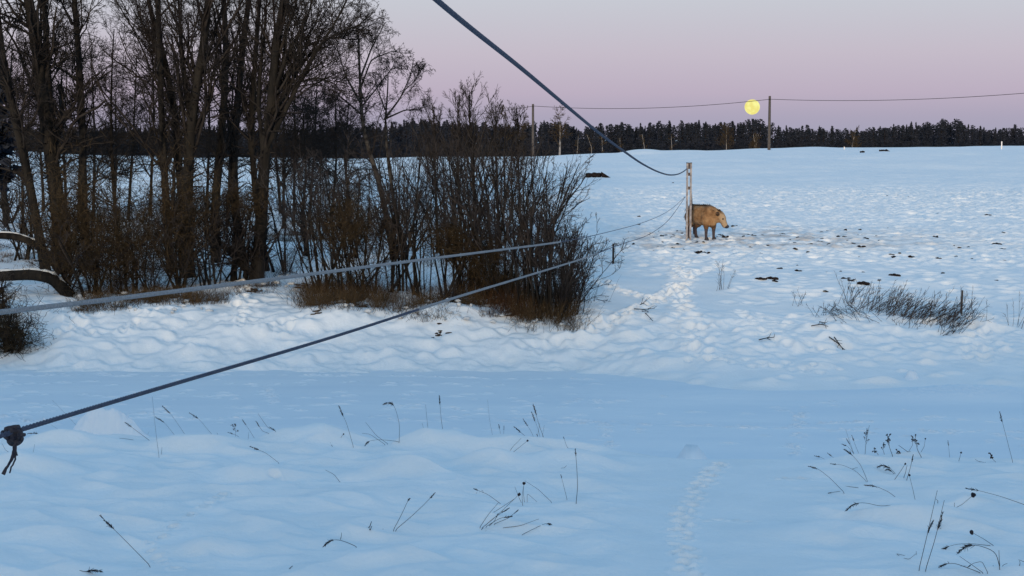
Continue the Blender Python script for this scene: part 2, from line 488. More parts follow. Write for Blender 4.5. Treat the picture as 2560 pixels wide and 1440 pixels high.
M_KNOT = mat("knotted_cord", (.02, .02, .035), (.06, .05, .055), scale=40, rough=.9, bump=.008, bscale=90)
M_WIRE = mat("dark_wire", (.015, .013, .018), (.03, .026, .03), scale=5, rough=.8)
M_DUNG = mat("dung", (.008, .007, .009), (.026, .020, .018), scale=12, rough=.95, bump=.02, bscale=20, spec=.05)
M_SOIL = mat("soil", (.018, .014, .012), (.055, .036, .024), scale=9, rough=1.0, bump=.04, bscale=17)
M_EAR = mat("dark_ear_hair", (.05, .032, .022), (.11, .065, .04), scale=14, rough=.95, spec=.05)
M_HOOF = mat("hoof", (.018, .016, .02), (.035, .03, .035), scale=10, rough=.6)
M_EYE = mat("eye", (.01, .008, .008), rough=.2, spec=.6)
M_WHITEPAINT = mat("white_paint", (.6, .6, .62), (.72, .72, .74), scale=5, rough=.6)

# ---------------------------------------------------------------- ground and frozen river
def grid_faces(nr, nc):
    i = (np.arange(nr - 1)[:, None] * nc + np.arange(nc - 1)[None]).ravel()
    return np.stack([i, i + 1, i + nc + 1, i + nc], 1)

g = Geo()
g.add(np.stack([XX, YY, ZZ], -1), F4=grid_faces(*XX.shape))
tag(g.build("ground", M_SNOW), kind="structure")

ri = np.concatenate([np.arange(25, 30, .3), np.arange(30, 43.5, .028)])
ok = np.abs(th) < .42
TI, RI = np.meshgrid(th[ok], ri)
XI, YI = RI * np.tan(TI), RI
ZI = .012 * fbm(XI * .35, YI * .9, 3, 61.) + .006 * fbm(XI * 1.5, YI * 3.5, 2, 3.) * smooth(-.2, .3, fbm(XI * .12, YI * .3, 2, 40.))
ZI += .05 * smooth(36.5, 37.4, YI + .05 * XI + .3 * perlin(XI * .3, XI * 0 + 1.)) * smooth(0, 5, XI)      # step where old ice meets the shelf
th_full = th
th = th[ok]
IG = (XI, YI, ZI)
for row, n, jit in [(1046, 150, 3), (1018, 60, 8), (1068, 60, 10), (938, 120, 1.5), (955, 70, 5), (985, 60, 8), (1000, 50, 12), (1033, 80, 9)]:
    for k in range(n // 2 + 10):
        px = rng.uniform(-20, 2580 if row in (1068, 1046, 1018, 985) else 1500)
        py = row + rng.normal(0, jit) + .022 * max(0, px - 900)
        d = ray(px, py)
        s = -EYE / d[2]
        stamp(*IG, d[0] * s, d[1] * s, rng.uniform(.035, .055), rng.uniform(.03, .05), .5, rng.uniform(1.2, 2.6), 1.0)
for px0, py0, px1, py1, n in [(1512, 1035, 1525, 1135, 26), (1995, 1030, 1985, 1140, 40), (2010, 1060, 2330, 1050, 20), (0, 1060, 420, 1030, 40), (660, 960, 690, 1010, 20)]:
    for k in range(n):
        t = rng.uniform()
        d = ray(px0 + (px1 - px0) * t + rng.normal(0, 9), py0 + (py1 - py0) * t)
        s = -EYE / d[2]
        stamp(*IG, d[0] * s, d[1] * s, rng.uniform(.035, .05), rng.uniform(.03, .045), .5, rng.uniform(1, 1.6), 1.0)
# heaps of snow on the ice
for px, py, r, h, ax in [(262, 1098, .42, .50, 1.1), (215, 1100, .25, .24, 1.5), (318, 1100, .26, .28, 1.5), (1730, 1160, .26, .36, 1.0), (2280, 962, .2, .30, 1.0), (2265, 966, .2, .12, 1.3), (2440, 982, .7, .10, 1.6), (2320, 990, .8, .08, 1.8)]:
    d = ray(px, py)
    s = -EYE / d[2]
    stamp(*IG, d[0] * s, d[1] * s, r, h, ax=ax, mode="mound")
ZI += np.clip(ZI - .05, 0, .3) * .35 * fbm(XI * 7, YI * 5, 3, 5.)
th = th_full
g = Geo()
g.add(np.stack([XI, YI, ZI], -1), F4=grid_faces(*XI.shape))
tag(g.build("frozen_river", M_ICE), kind="structure")

# ---------------------------------------------------------------- the moon
p = at(1880.5, 267.5, 6000.0)
g = Geo()
g.ball((0, 0, 0), (28.2, 28.2, 28.2), nu=64, nv=48)
M_MOON = bpy.data.materials.new("moonlit_rock")
M_MOON.use_nodes = True
n, l = M_MOON.node_tree.nodes, M_MOON.node_tree.links
n.clear()
mo, me_, mt, mtc = n.new("ShaderNodeOutputMaterial"), n.new("ShaderNodeEmission"), n.new("ShaderNodeTexNoise"), n.new("ShaderNodeTexCoord")
l.new(mtc.outputs["Object"], mt.inputs["Vector"])
mt.inputs["Scale"].default_value, mt.inputs["Detail"].default_value = .045, 3
mr = ramp(n, [(.40, lin(240, 228, 132)), (.62, lin(253, 250, 160))])
l.new(mt.outputs["Fac"], mr.inputs[0])
l.new(mr.outputs[0], me_.inputs["Color"])
l.new(me_.outputs[0], mo.inputs["Surface"])
moon = tag(g.build("moon", M_MOON), "pale yellow full moon low over the dark forest beside the utility pole", "moon")
moon.location = tuple(p)

# ---------------------------------------------------------------- bare trees
def resample(P, K):
    P = np.asarray(P, float)
    s = np.concatenate([[0], np.cumsum(np.linalg.norm(np.diff(P, axis=0), axis=1))])
    q = np.linspace(0, s[-1], K)
    out = np.stack([np.interp(q, s, P[:, i]) for i in range(3)], 1)
    for _ in range(2):
        out[1:-1] = .25 * out[:-2] + .5 * out[1:-1] + .25 * out[2:]
    return out

def grow(rg, P0, D0, L, R0, K, wander, trop, tip):
    N = len(P0)
    pts = np.zeros((N, K, 3))
    pts[:, 0] = P0
    d = D0 / (np.linalg.norm(D0, axis=1, keepdims=True) + 1e-9)
    for k in range(1, K):
        d = d + rg.normal(0, wander, (N, 3)) + np.array([0, 0, trop])
        d /= np.linalg.norm(d, axis=1, keepdims=True)
        pts[:, k] = pts[:, k - 1] + d * (L / (K - 1))[:, None]
    t = np.linspace(0, 1, K)
    rad = R0[:, None] * (1 - (1 - tip) * t[None])
    return pts, rad

def spawn(rg, pts, rad, n, t0, t1, a0, a1, L, rf, rmin, falloff=.55, flat=1.0):
    N, K, _ = pts.shape
    idx = np.repeat(np.arange(N), n)
    t = rg.uniform(t0, t1, len(idx))
    f = t * (K - 1)
    i = np.minimum(f.astype(int), K - 2)
    w = (f - i)[:, None]
    P = pts[idx, i] * (1 - w) + pts[idx, i + 1] * w
    T = pts[idx, i + 1] - pts[idx, i]
    T /= np.linalg.norm(T, axis=1, keepdims=True) + 1e-9
    q = rg.normal(0, 1, T.shape) * np.array([1, 1, flat])
    q -= (q * T).sum(1, keepdims=True) * T
    q /= np.linalg.norm(q, axis=1, keepdims=True) + 1e-9
    a = np.radians(rg.uniform(a0, a1, len(idx)))[:, None]
    D = np.cos(a) * T + np.sin(a) * q
    Ls = np.asarray(L)[idx] if np.ndim(L) else np.full(len(idx), float(L))
    Ls = Ls * rg.uniform(.6, 1.25, len(idx)) * (1 - falloff * (t - t0) / (t1 - t0 + 1e-9))
    R = np.maximum((rad[idx, i] * (1 - w[:, 0]) + rad[idx, i + 1] * w[:, 0]) * rf, rmin)
    return P, D, Ls, R

def twigs(geo, rg, pts, rad, Ls, levels):
    """levels: list of (count, t0, t1, ang0, ang1, length factor, radius factor, rmin, K, wander, tropism)"""
    for (n_, t0, t1, a0, a1, lf, rf, rmin, K, wa, tr) in levels:
        P, D, L2, R2 = spawn(rg, pts, rad, n_, t0, t1, a0, a1, Ls * lf, rf, rmin)
        pts, rad = grow(rg, P, D, L2, R2, K, wa, tr, .45)
        geo.tubes(pts, rad, 4 if R2.mean() > .02 else 3)
        Ls = L2
    return pts, rad, Ls

def px_path(path, Y, K, rg=None, sway=.25):
    P = np.array([at(a, b, Y) for a, b in path])
    P[0, 2] = gz(P[0, 0], P[0, 1]) - .08
    P = resample(P, K)
    if rg is not None:
        ph = rg.uniform(0, 6, 2)
        P[:, 1] += sway * np.sin(np.linspace(0, 3, K) + ph[0]) - sway * math.sin(ph[0])
    return P

def tree(label, path, Y, w0, w1, levels, seed, limbs=(), bark=None, twig=None, cat="tree", name="bare_tree", group="bare trees of the riverside grove", L=2.2, fuzz=True):
    rg = np.random.default_rng(seed)
    P = px_path(path, Y, 26, rg)
    R0, R1 = w0 * .45 * Y / FPX, w1 * .42 * Y / FPX
    rad = np.interp(np.linspace(0, 1, 26), [0, .06, 1], [R0 * 1.25, R0, R1])
    base = P[0].copy()
    e = empty(name, base, label, cat, group)
    gt = Geo()
    gt.tubes(P, rad, 9)
    gt.build("trunk", bark or M_BARK, e, base)
    gc = Geo()
    pl, rl, ll = [P[None]], [rad[None]], [np.array([L])]
    for lp, lw in limbs:
        gl = Geo()
        A = np.array([at(a, b, Y) for a, b in lp])
        A[:, 1] += np.linspace(0, 1, len(A)) * rg.uniform(-1.2, 1.2)
        A = resample(A, 26)
        ra = lw / 2 * Y / FPX * np.linspace(1, .25, 26)
        gl.tubes(A, ra, 6)
        gl.build("branch", bark or M_BARK, e, base)
        pl.append(A[None]); rl.append(ra[None]); ll.append(np.array([L * .7]))
    twigs(gc, rg, np.concatenate(pl), np.concatenate(rl), np.concatenate(ll), levels)
    if fuzz:
        twigs(gc, rg, P[None], rad[None], np.array([L]), FUZZ)
    gc.build("crown", twig or M_TWIG, e, base)
    return e

TALL = [(20, .28, .99, 25, 70, 1.6, .32, .013, 10, .17, .07), (8, .12, 1, 25, 75, .5, .6, .008, 6, .22, .03), (6, .1, 1, 25, 80, .5, .6, .0065, 5, .26, .0), (3, .1, 1, 25, 75, .6, .7, .0048, 3, .25, 0)]
UP = [(18, .28, .99, 16, 50, 1.9, .34, .013, 10, .14, .09), (7, .15, 1, 20, 65, .5, .6, .008, 6, .2, .05), (6, .12, 1, 20, 70, .5, .6, .0065, 5, .24, .02), (3, .1, 1, 25, 70, .6, .7, .0048, 3, .25, 0)]
FINE = [(30, .22, .97, 30, 80, 1.0, .42, .011, 7, .18, .05), (8, .12, 1, 25, 70, .5, .6, .008, 5, .22, .03), (6, .1, 1, 25, 75, .5, .6, .006, 4, .25, .01)]
BIRCH = [(14, .36, .98, 28, 60, 1.2, .34, .010, 8, .14, .04), (6, .2, 1, 25, 60, .5, .6, .007, 6, .2, -.03), (5, .1, 1, 25, 75, .6, .6, .0052, 5, .2, -.14), (2, .1, 1, 20, 60, .6, .7, .0045, 3, .18, -.2)]
FUZZ = [(110, .05, .62, 40, 85, .28, .2, .007, 4, .2, .12), (2, .2, 1, 25, 60, .5, .7, .006, 3, .2, .05)]

tree("dark trunk leaning away to the left at the photo's left edge", [(118, 700), (95, 560), (75, 440), (58, 360), (28, 230), (8, 110), (-5, 0), (-25, -150)], 51, 28, 13, TALL, 1, L=2.0)
tree("thickest dark trunk of the left pair, tilting left as it rises", [(165, 715), (150, 560), (135, 420), (118, 300), (104, 150), (85, 20), (55, -150)], 52, 46, 24, TALL, 2, L=2.2)
tree("thinner straight trunk rising just behind the thickest left trunk", [(140, 700), (138, 500), (128, 330), (117, 150), (112, 0), (108, -150)], 54.5, 24, 13, TALL, 3, L=1.8)
tree("slim grey trunk standing alone right of the thickest left trunk", [(220, 715), (205, 500), (200, 320), (190, 160), (178, 0), (168, -150)], 53, 24, 14, TALL, 4, L=1.8, bark=M_BARK2,
     limbs=[([(181, 60), (150, 20), (120, -20)], 9), ([(195, 200), (150, 165), (118, 140)], 6)])
tree("small bare tree with rounded crown between the slim trunk and the trunk cluster", [(300, 720), (290, 560), (275, 400), (270, 250), (272, 130), (276, 70)], 54, 13, 3, FINE, 5, L=1.7)
tree("straight brownish trunk at the left side of the trunk cluster", [(428, 720), (418, 520), (410, 330), (402, 150), (397, 0), (392, -150)], 52, 23, 13, UP, 6, L=2.2, bark=M_BARK2)
tree("curving trunk that fans up to the left in the trunk cluster", [(458, 720), (460, 560), (448, 400), (440, 290), (413, 150), (372, 20), (345, -130)], 53, 26, 9, UP, 7, L=2.0,
     limbs=[([(430, 230), (385, 120), (340, 40), (325, -30)], 9), ([(444, 320), (420, 220), (395, 110)], 8)])
tree("broad straight trunk in the middle of the trunk cluster", [(470, 690), (468, 520), (476, 380), (490, 250), (515, 120), (528, 0), (538, -150)], 51, 36, 17, UP, 8, L=2.2,
     limbs=[([(480, 330), (462, 180), (455, 60), (450, -60)], 14), ([(500, 200), (530, 90), (560, -40)], 11)])
tree("slender trunk behind the middle of the trunk cluster", [(540, 670), (535, 520), (545, 400), (556, 250), (560, 100), (552, 0), (548, -150)], 55, 27, 13, UP, 9, L=2.0)
tree("slender forked trunk just left of the large fanning tree", [(605, 660), (585, 520), (580, 400), (590, 250), (603, 100), (618, 0), (628, -150)], 56, 27, 13, UP, 10, L=2.0,
     limbs=[([(583, 380), (560, 250), (545, 120), (520, 0)], 12)])
tree("large dark tree whose limbs fan out to the right against the pink sky", [(640, 705), (650, 600), (655, 480), (662, 380), (678, 270), (690, 120), (712, 0), (735, -150)], 50, 38, 18, UP, 11, L=2.0,
     limbs=[([(668, 350), (700, 250), (760, 150), (810, 100), (870, 70), (900, 62)], 15), ([(664, 375), (722, 265), (778, 160), (850, 55), (890, -20)], 16),
            ([(682, 240), (720, 140), (770, 60), (800, -30)], 13), ([(690, 180), (760, 110), (830, 90), (870, 95)], 8), ([(675, 290), (740, 210), (800, 195), (850, 215)], 8),
            ([(640, 690), (600, 650), (565, 605), (528, 582)], 15), ([(660, 400), (640, 250), (650, 100), (655, -30)], 14)])
tree("thin grey trunk pressed against the large fanning tree", [(665, 665), (640, 500), (630, 350), (638, 200), (646, 100), (655, 0), (660, -120)], 52.5, 20, 10, UP, 12, L=1.8)
tree("birch with fine drooping twigs right of the large fanning tree", [(990, 735), (970, 560), (945, 450), (915, 360), (901, 290), (896, 180), (892, 60)], 58, 19, 4, BIRCH, 13, bark=M_BIRCH, name="birch_tree", L=1.55,
     limbs=[([(900, 255), (862, 190), (835, 110)], 7), ([(903, 285), (850, 240), (820, 235)], 6), ([(896, 235), (930, 150), (985, 130), (1000, 135)], 6), ([(899, 200), (925, 120), (958, 50)], 6), ([(902, 270), (945, 215), (985, 160)], 5)])
tree("small wide birch with ragged crown beyond the willow thicket", [(1020, 735), (992, 560), (968, 400), (960, 300), (966, 240), (968, 180)], 59, 13, 3, BIRCH, 14, bark=M_BIRCH, name="birch_tree", L=1.2,
     limbs=[([(960, 300), (1000, 245), (1022, 195), (1030, 160)], 6), ([(961, 298), (1010, 275), (1050, 272), (1068, 262)], 5), ([(963, 275), (940, 215), (938, 190)], 5), ([(1012, 225), (1040, 200), (1052, 175)], 3)])
BROOM = [(34, .40, .97, 15, 42, .9, .45, .01, 7, .08, .10), (7, .2, 1, 18, 42, .5, .6, .0075, 4, .12, .08), (4, .2, 1, 20, 50, .5, .7, .006, 3, .15, .05)]
for k_, (x_, t_, lb_) in enumerate([(1085, 272, "upright shrub poking above the forest left of the broom-shaped one"), (1145, 250, "slim upright shrub leaning against the broom-shaped one"), (1240, 265, "upright shrub poking above the forest right of the broom-shaped one"), (1295, 285, "lowest upright shrub poking above the forest, nearest the smaller utility pole")]):
    tree(lb_, [(x_ + 10, 700), (x_ + 6, 540), (x_, 400), (x_, t_)], 58, 9, 3, BROOM, 150 + k_, L=1.6, name="bare_shrub", cat="shrub", fuzz=False)
tree("upright shrub with a broom of fine twigs poking above the far forest", [(1200, 720), (1190, 560), (1180, 420), (1174, 310), (1172, 232)], 57, 11, 3,
     BROOM, 15, L=1.9, name="bare_shrub", cat="shrub", fuzz=False)

# finer trees behind the grove
rb = np.random.default_rng(77)
BACK = [(10, 150, 70, "twiggy bare tree behind the leaning trunk"), (70, 190, 74, "twiggy bare tree behind the left pair of trunks"), (160, 170, 76, "twiggy bare tree behind the slim grey trunk"),
        (235, 120, 72, "taller twiggy bare tree left of the small rounded tree"), (335, 140, 75, "twiggy bare tree right of the small rounded tree"), (430, 120, 70, "twiggy bare tree behind the curving trunk"),
        (515, 60, 74, "tall twiggy bare tree behind the trunk cluster"), (585, 90, 71, "twiggy bare tree behind the forked trunk"), (650, 60, 76, "tall twiggy bare tree behind the large fanning tree"),
        (735, 130, 70, "twiggy bare tree under the right limbs of the fanning tree"), (790, 205, 73, "low twiggy bare tree left of the drooping birch"),
        (110, 220, 82, "low twiggy bare tree far behind the left pair of trunks"), (200, 90, 68, "twiggy bare tree filling the gap right of the slim grey trunk"), (290, 230, 80, "low twiggy bare tree far behind the small rounded tree"),
        (375, 60, 77, "tall twiggy bare tree behind the brownish straight trunk"), (690, 200, 79, "low twiggy bare tree far behind the fanning tree's right side"), (760, 260, 66, "lowest twiggy tree right of the fanning tree"),
        (705, 120, 69, "tall twiggy tree right behind the fanning tree's outer limbs"), (835, 225, 70, "twiggy tree just left of the drooping birch's trunk"), (870, 255, 76, "low twiggy tree behind the drooping birch"), (50, 130, 66, "twiggy bare tree between the leaning trunk and the left pair"), (455, 160, 80, "low twiggy bare tree far behind the trunk cluster")]
for k, (x, ytop, Y, lab) in enumerate(BACK):
    zb = macro(float(at(x, 500, Y)[0]), float(Y))
    ybase = HZ + (EYE - float(zb)) / Y * FPX
    tree(lab, [(x + rb.normal(0, 8), ybase), (x + rb.normal(0, 6), (ybase + ytop) / 2), (x, ytop)], Y, 9, 3,
         [(32, .2, .98, 28, 80, .95, .42, .012, 7, .2, .04), (9, .12, 1, 25, 70, .5, .6, .010, 5, .2, .03), (8, .1, 1, 25, 75, .5, .6, .0075, 4, .25, .0)], 100 + k, L=3.2, fuzz=False, group="twiggy trees behind the grove")

# ---------------------------------------------------------------- willow thicket and undergrowth
def shrub(label, px, py, top, n_stem, spread, seed, levels=None, lean=0.0, twig=None, w=9, tangle=None, group="bare shrubs of the riverside thicket", name="bare_shrub"):
    rg = np.random.default_rng(seed)
    b = ground(px, py)
    Y = b[1]
    H = (py - top) / FPX * Y
    e = empty(name, b, label, "shrub", group)
    N = n_stem
    P0 = b + np.stack([rg.normal(0, .16, N), rg.normal(0, .16, N), np.full(N, -.1)], 1)
    az = rg.uniform(0, 2 * math.pi, N)
    tilt = np.radians(np.abs(rg.normal(0, 1, N)) * spread)
    D0 = np.stack([np.sin(tilt) * np.cos(az) + lean, np.sin(tilt) * np.sin(az), np.cos(tilt)], 1)
    L = H * rg.uniform(.75, 1.08, N)
    R0 = np.maximum(w / 2 * Y / FPX * rg.uniform(.35, 1.1, N), .010)
    pts, rad = grow(rg, P0, D0, L, R0, 12, .05, .012, .3)
    gs = Geo()
    gs.tubes(pts, rad, 5)
    gs.build("trunk", M_BARK, e, b)
    gc = Geo()
    twigs(gc, rg, pts, rad, L, levels or WIL)
    gc.build("crown", twig or M_WILLOW, e, b)
    if tangle:
        gq = Geo()
        for (tx, ty, sx, sz, cnt) in tangle:
            c = at(tx, ty, Y - .15)
            N2 = cnt
            P = c + rg.normal(0, 1, (N2, 3)) * np.array([sx, .35, sz])
            P[:, 2] = np.maximum(P[:, 2], gz(c[0], c[1]) + .05)
            D = rg.normal(0, 1, (N2, 3)) + np.array([0, 0, .5])
            a_, r_ = grow(rg, P, D, rg.uniform(.15, .5, N2), rg.uniform(.004, .008, N2), 4, .3, -.05, .6)
            gq.tubes(a_, r_, 3)
        gq.build("dead_foliage", M_BROWNTWIG, e, b)
    return e

WIL = [(7, .2, .97, 12, 45, .46, .6, .009, 7, .12, .03), (4, .2, 1, 18, 55, .5, .7, .0066, 5, .14, .02), (3, .2, 1, 18, 60, .5, .8, .0055, 3, .18, .01)]
LOW = [(7, .12, .98, 18, 55, .5, .55, .008, 6, .12, .02), (6, .1, 1, 25, 65, .5, .6, .0065, 4, .2, .0), (3, .1, 1, 25, 65, .5, .7, .0055, 3, .2, 0)]
W = [("willow with arching stems at the left end of the thicket", 805, 735, 400, 12, 20, None),
     ("willow with a dense brown tangle at half height, left part of the thicket", 860, 748, 360, 12, 17, [(850, 560, .42, .45, 1900), (880, 700, .5, .3, 500)]),
     ("willow standing behind the dark tangle near the middle cable", 915, 735, 340, 10, 16, [(925, 590, .35, .40, 1000)]),
     ("willow in front of the drooping birch's trunk", 985, 735, 380, 10, 17, None),
     ("open willow with clear gaps of snow behind it", 1045, 745, 350, 10, 18, None),
     ("willow with a brown tangle in the middle of the thicket", 1110, 750, 330, 11, 18, [(1120, 600, .4, .36, 1500)]),
     ("willow right behind the reddish dead stems", 1165, 740, 330, 9, 17, None),
     ("willow with reddish brown dead stems under the middle cable", 1205, 745, 300, 10, 16, [(1200, 640, .33, .5, 1700)]),
     ("dense willow left of the thicket's right end", 1265, 755, 340, 12, 18, [(1260, 650, .4, .5, 700)]),
     ("tall willow forming the thicket's right shoulder", 1330, 780, 395, 12, 11, None),
     ("slim willow just inside the thicket's right end", 1358, 795, 465, 12, 9, None),
     ("outermost willow with stems arching right over the snow", 1398, 805, 560, 16, 13, None),
     ("lowest willow at the right end, bending far over the snow", 1412, 795, 660, 14, 15, None)]
for k, (lab, px, py, top, ns, sp, tg) in enumerate(W):
    shrub(lab, px, py, top, ns, sp, 200 + k, tangle=tg, w=7 if px < 1370 else 5, lean={1370: -.02, 1330: -.04, 1265: 0, 1398: .12, 1412: .24}.get(px, 0.0))
W2 = [("back row willow beside the gap in the left thicket", 770, 640, 420, 7, 18), ("back row willow above the dense brown tangle", 880, 645, 400, 8, 15), ("back row willow left of the open gap", 1000, 650, 390, 8, 16),
      ("back row willow behind the middle brown tangle", 1130, 655, 380, 8, 16), ("back row willow behind the reddish dead stems", 1230, 660, 370, 8, 15), ("back row willow behind the right shoulder", 1330, 670, 385, 9, 16),
      ("low twiggy willow at the thicket's outer right edge", 1425, 760, 560, 13, 22)]
for k, (lab, px, py, top, ns, sp) in enumerate(W2):
    shrub(lab, px, py, top, ns, sp, 240 + k, w=7)
U = [("dense undergrowth shrub at the foot of the thickest left trunk", 170, 735, 470, 12, 22, [(185, 560, .65, .85, 3400)]),
     ("dark undergrowth shrub between the left pair and the slim trunk", 245, 740, 520, 11, 22, [(240, 610, .6, .8, 2900)]),
     ("reddish undergrowth shrub under the small rounded tree", 315, 735, 540, 10, 22, [(310, 610, .5, .7, 1700)]),
     ("undergrowth shrub left of the trunk cluster", 385, 730, 500, 9, 20, [(385, 600, .4, .7, 1300)]),
     ("brown undergrowth shrub at the foot of the trunk cluster", 450, 730, 440, 12, 18, [(430, 560, .5, .9, 2400)]),
     ("undergrowth shrub right of the trunk cluster's foot", 525, 720, 470, 9, 22, [(500, 520, .4, .4, 700)]),
     ("undergrowth shrub below the forked trunk", 590, 705, 480, 9, 20, [(590, 510, .6, .25, 1300)]),
     ("spiny shrub hugging the fanning tree's base", 635, 700, 500, 10, 20, None),
     ("thin shrub in the gap right of the fanning tree", 705, 680, 470, 6, 18, None),
     ("low shrub at the left end of the grove under the leaning trunk", 70, 650, 430, 10, 26, None),
     ("pale twiggy shrub on the photo's left edge behind the leaning trunk", 15, 560, 400, 9, 25, None),
     ("dark bush at the photo's lower left edge under the middle cable", 25, 880, 770, 16, 34, [(20, 840, .45, .30, 1200)]),
     ("second dark bush at the photo's left edge below the snowy trunk", -15, 800, 690, 12, 30, [(-5, 770, .4, .3, 600)])]
for k, (lab, px, py, top, ns, sp, tg) in enumerate(U):
    shrub(lab, px, py, top, ns, sp, 300 + k, levels=LOW, tangle=tg, w=8, group="undergrowth shrubs of the grove")

# a pine half out of frame on the left
def pine_geo(seed, H, w, dens=1.0, conic=.5):
    rg = np.random.default_rng(seed)
    gt, gc = Geo(), Geo()
    gt.tubes(np.array([[0, 0, -.3], [0, 0, H * .5], [rg.normal(0, .1), 0, H * .97]]), np.array([.16, .12, .03]) * H / 12, 5)
    n = int(300 * dens)
    t = rg.uniform(.18, 1.0, n) ** .8
    prof_ = np.clip((1.03 - t) / .72, 0, 1) ** conic * w * (.82 + .18 * np.sin(t * 34 + rg.uniform(0, 6)))
    nb = 9
    lob = rg.uniform(0, 6.28, nb)
    az = lob[rg.integers(0, nb, n)] + rg.normal(0, .35, n)
    r = prof_ * rg.uniform(.15, 1.0, n) ** .7
    c = np.stack([np.cos(az) * r, np.sin(az) * r, t * H + rg.normal(0, .1, n)], 1)
    s = rg.uniform(.22, .5, n) * H / 12 * (1.15 - .6 * t)
    for q in range(3):
        u = rg.normal(0, 1, (n, 3)); u[:, 2] *= .5
        u /= np.linalg.norm(u, axis=1, keepdims=True)
        v = rg.normal(0, 1, (n, 3))
        v -= (v * u).sum(1, keepdims=True) * u
        v /= np.linalg.norm(v, axis=1, keepdims=True)
        V = np.stack([c - u * s[:, None], c + v * s[:, None] * .55, c + u * s[:, None], c - v * s[:, None] * .55], 1)
        i = np.arange(n)[:, None] * 4
        gc.add(V, F3=np.concatenate([i + [0, 1, 2], i + [0, 2, 3]]))
    # pointed leader
    gc.tubes(np.array([[0, 0, H * .93], [rg.normal(0, .1), 0, H * 1.02]]), np.array([.16, .02]) * H / 12, 4)
    return gt, gc

b = np.array([at(-28, 400, 58.)[0], 58., 0]); b[2] = gz(b[0], b[1])
e = empty("pine_tree", b, "dark green pine half cut off at the photo's top left edge", "tree")
gt, gc = pine_geo(5, 9.5, 1.3, 3.5)
gt.build("trunk", M_PINETRUNK, e)
gc.build("crown", M_PINE, e)

# ---------------------------------------------------------------- snow-laden leaning trunks at the left edge
def laden(label, path, Y, w, seed):
    rg = np.random.default_rng(seed)
    P = resample(np.array([at(a, b, Y) for a, b in path]), 30)
    P[0, 2] = gz(P[0, 0], P[0, 1]) - .05
    R = w / 2 * Y / FPX * np.linspace(1.1, .8, 30)
    e = empty("leaning_trunk", P[0], label, "fallen tree", "snow-laden trunks bent over the left bank")
    g1 = Geo()
    g1.tubes(P, R, 9)
    g1.build("trunk", M_BARK, e, P[0])
    g2 = Geo()
    C = P[2:].copy()
    C[:, 2] += R[2:] * .62
    C[:, 1] += R[2:] * .25
    C += rg.normal(0, .006, C.shape)
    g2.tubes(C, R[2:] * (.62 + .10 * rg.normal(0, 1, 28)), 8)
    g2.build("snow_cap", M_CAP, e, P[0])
laden("upper snow-covered trunk arching in from the photo's left edge", [(150, 680), (120, 635), (85, 608), (45, 592), (0, 588), (-60, 600)], 52, 20, 1)
laden("lower thick snow-covered trunk arching in from the photo's left edge", [(190, 755), (160, 725), (130, 695), (80, 686), (0, 690), (-80, 700)], 47, 30, 2)

# ---------------------------------------------------------------- dry grass at the foot of the bushes
def grass_bed(name, mat_, boxes, seed, r=(.003, .006)):
    rg = np.random.default_rng(seed)
    g = Geo()
    for (x0, x1, y0, y1, n_, h0, h1) in boxes:
        nc = max(4, n_ // 35)
        cx, cy = rg.uniform(x0, x1, nc), rg.uniform(y0, y1, nc)
        C = np.array([ground(a, b) for a, b in zip(cx, cy)])
        k = rg.integers(0, nc, n_)
        P = C[k] + np.concatenate([rg.normal(0, .22, (n_, 2)) * rg.uniform(.3, 1.4, (n_, 1)), np.zeros((n_, 1))], 1)
        P[:, 2] -= .03
        D = np.stack([rg.normal(0, .4, n_), rg.normal(0, .4, n_) - .1, np.ones(n_)], 1)
        a_, r_ = grow(rg, P, D, rg.uniform(h0, h1, n_), rg.uniform(*r, n_), 5, .12, -.14, .3)
        a_[:, :, 2] = np.maximum(a_[:, :, 2], P[:, None, 2] - .02)
        g.tubes(a_, r_, 3)
    return tag(g.build(name, mat_), kind="stuff")
grass_bed("dry_grass", M_DRY, [(180, 330, 752, 788, 1100, .15, .5), (330, 560, 738, 768, 2200, .15, .55), (560, 700, 712, 745, 500, .1, .35), (755, 975, 715, 795, 2700, .2, .75),
                               (975, 1100, 730, 795, 900, .15, .6), (1010, 1110, 785, 825, 450, .1, .35), (1110, 1230, 735, 780, 1000, .15, .7), (1290, 1440, 750, 835, 1900, .2, .8),
                               (1240, 1330, 700, 750, 500, .3, .9), (10, 140, 640, 690, 400, .1, .3)], 1)
grass_bed("reddish_dry_grass", M_RUST, [(1215, 1350, 730, 805, 1700, .2, .65), (1170, 1250, 690, 740, 700, .4, 1.1), (280, 330, 690, 735, 300, .2, .6), (800, 900, 700, 760, 500, .3, .8)], 2)
grass_bed("dead_reeds", M_DRY, [(640, 810, 588, 606, 1500, .1, .4), (0, 150, 600, 660, 900, .1, .35), (640, 720, 510, 525, 200, .1, .3)], 3)
grass_bed("tall_dead_weeds", M_WILLOW, [(180, 740, 650, 720, 330, .6, 1.8), (740, 1440, 700, 800, 480, .5, 1.5), (1380, 1460, 720, 810, 150, .4, 1.1)], 4, (.004, .007))

rgc = np.random.default_rng(31)
g = Geo()
for x0, x1, y0, y1, n_ in [(180, 560, 745, 790, 26), (755, 1000, 735, 800, 34), (1000, 1240, 745, 830, 34), (1230, 1440, 740, 830, 36), (600, 740, 690, 735, 14)]:
    for k in range(n_):
        c = ground(rgc.uniform(x0, x1), rgc.uniform(y0, y1))
        c[2] += rgc.uniform(-.02, .10)
        g.ball(c, rgc.uniform(.025, .08, 3) * [1.5, 1, .7], 70 + k, 9, 7, .14)
tag(g.build("clumped_snow", M_CAP), kind="stuff")

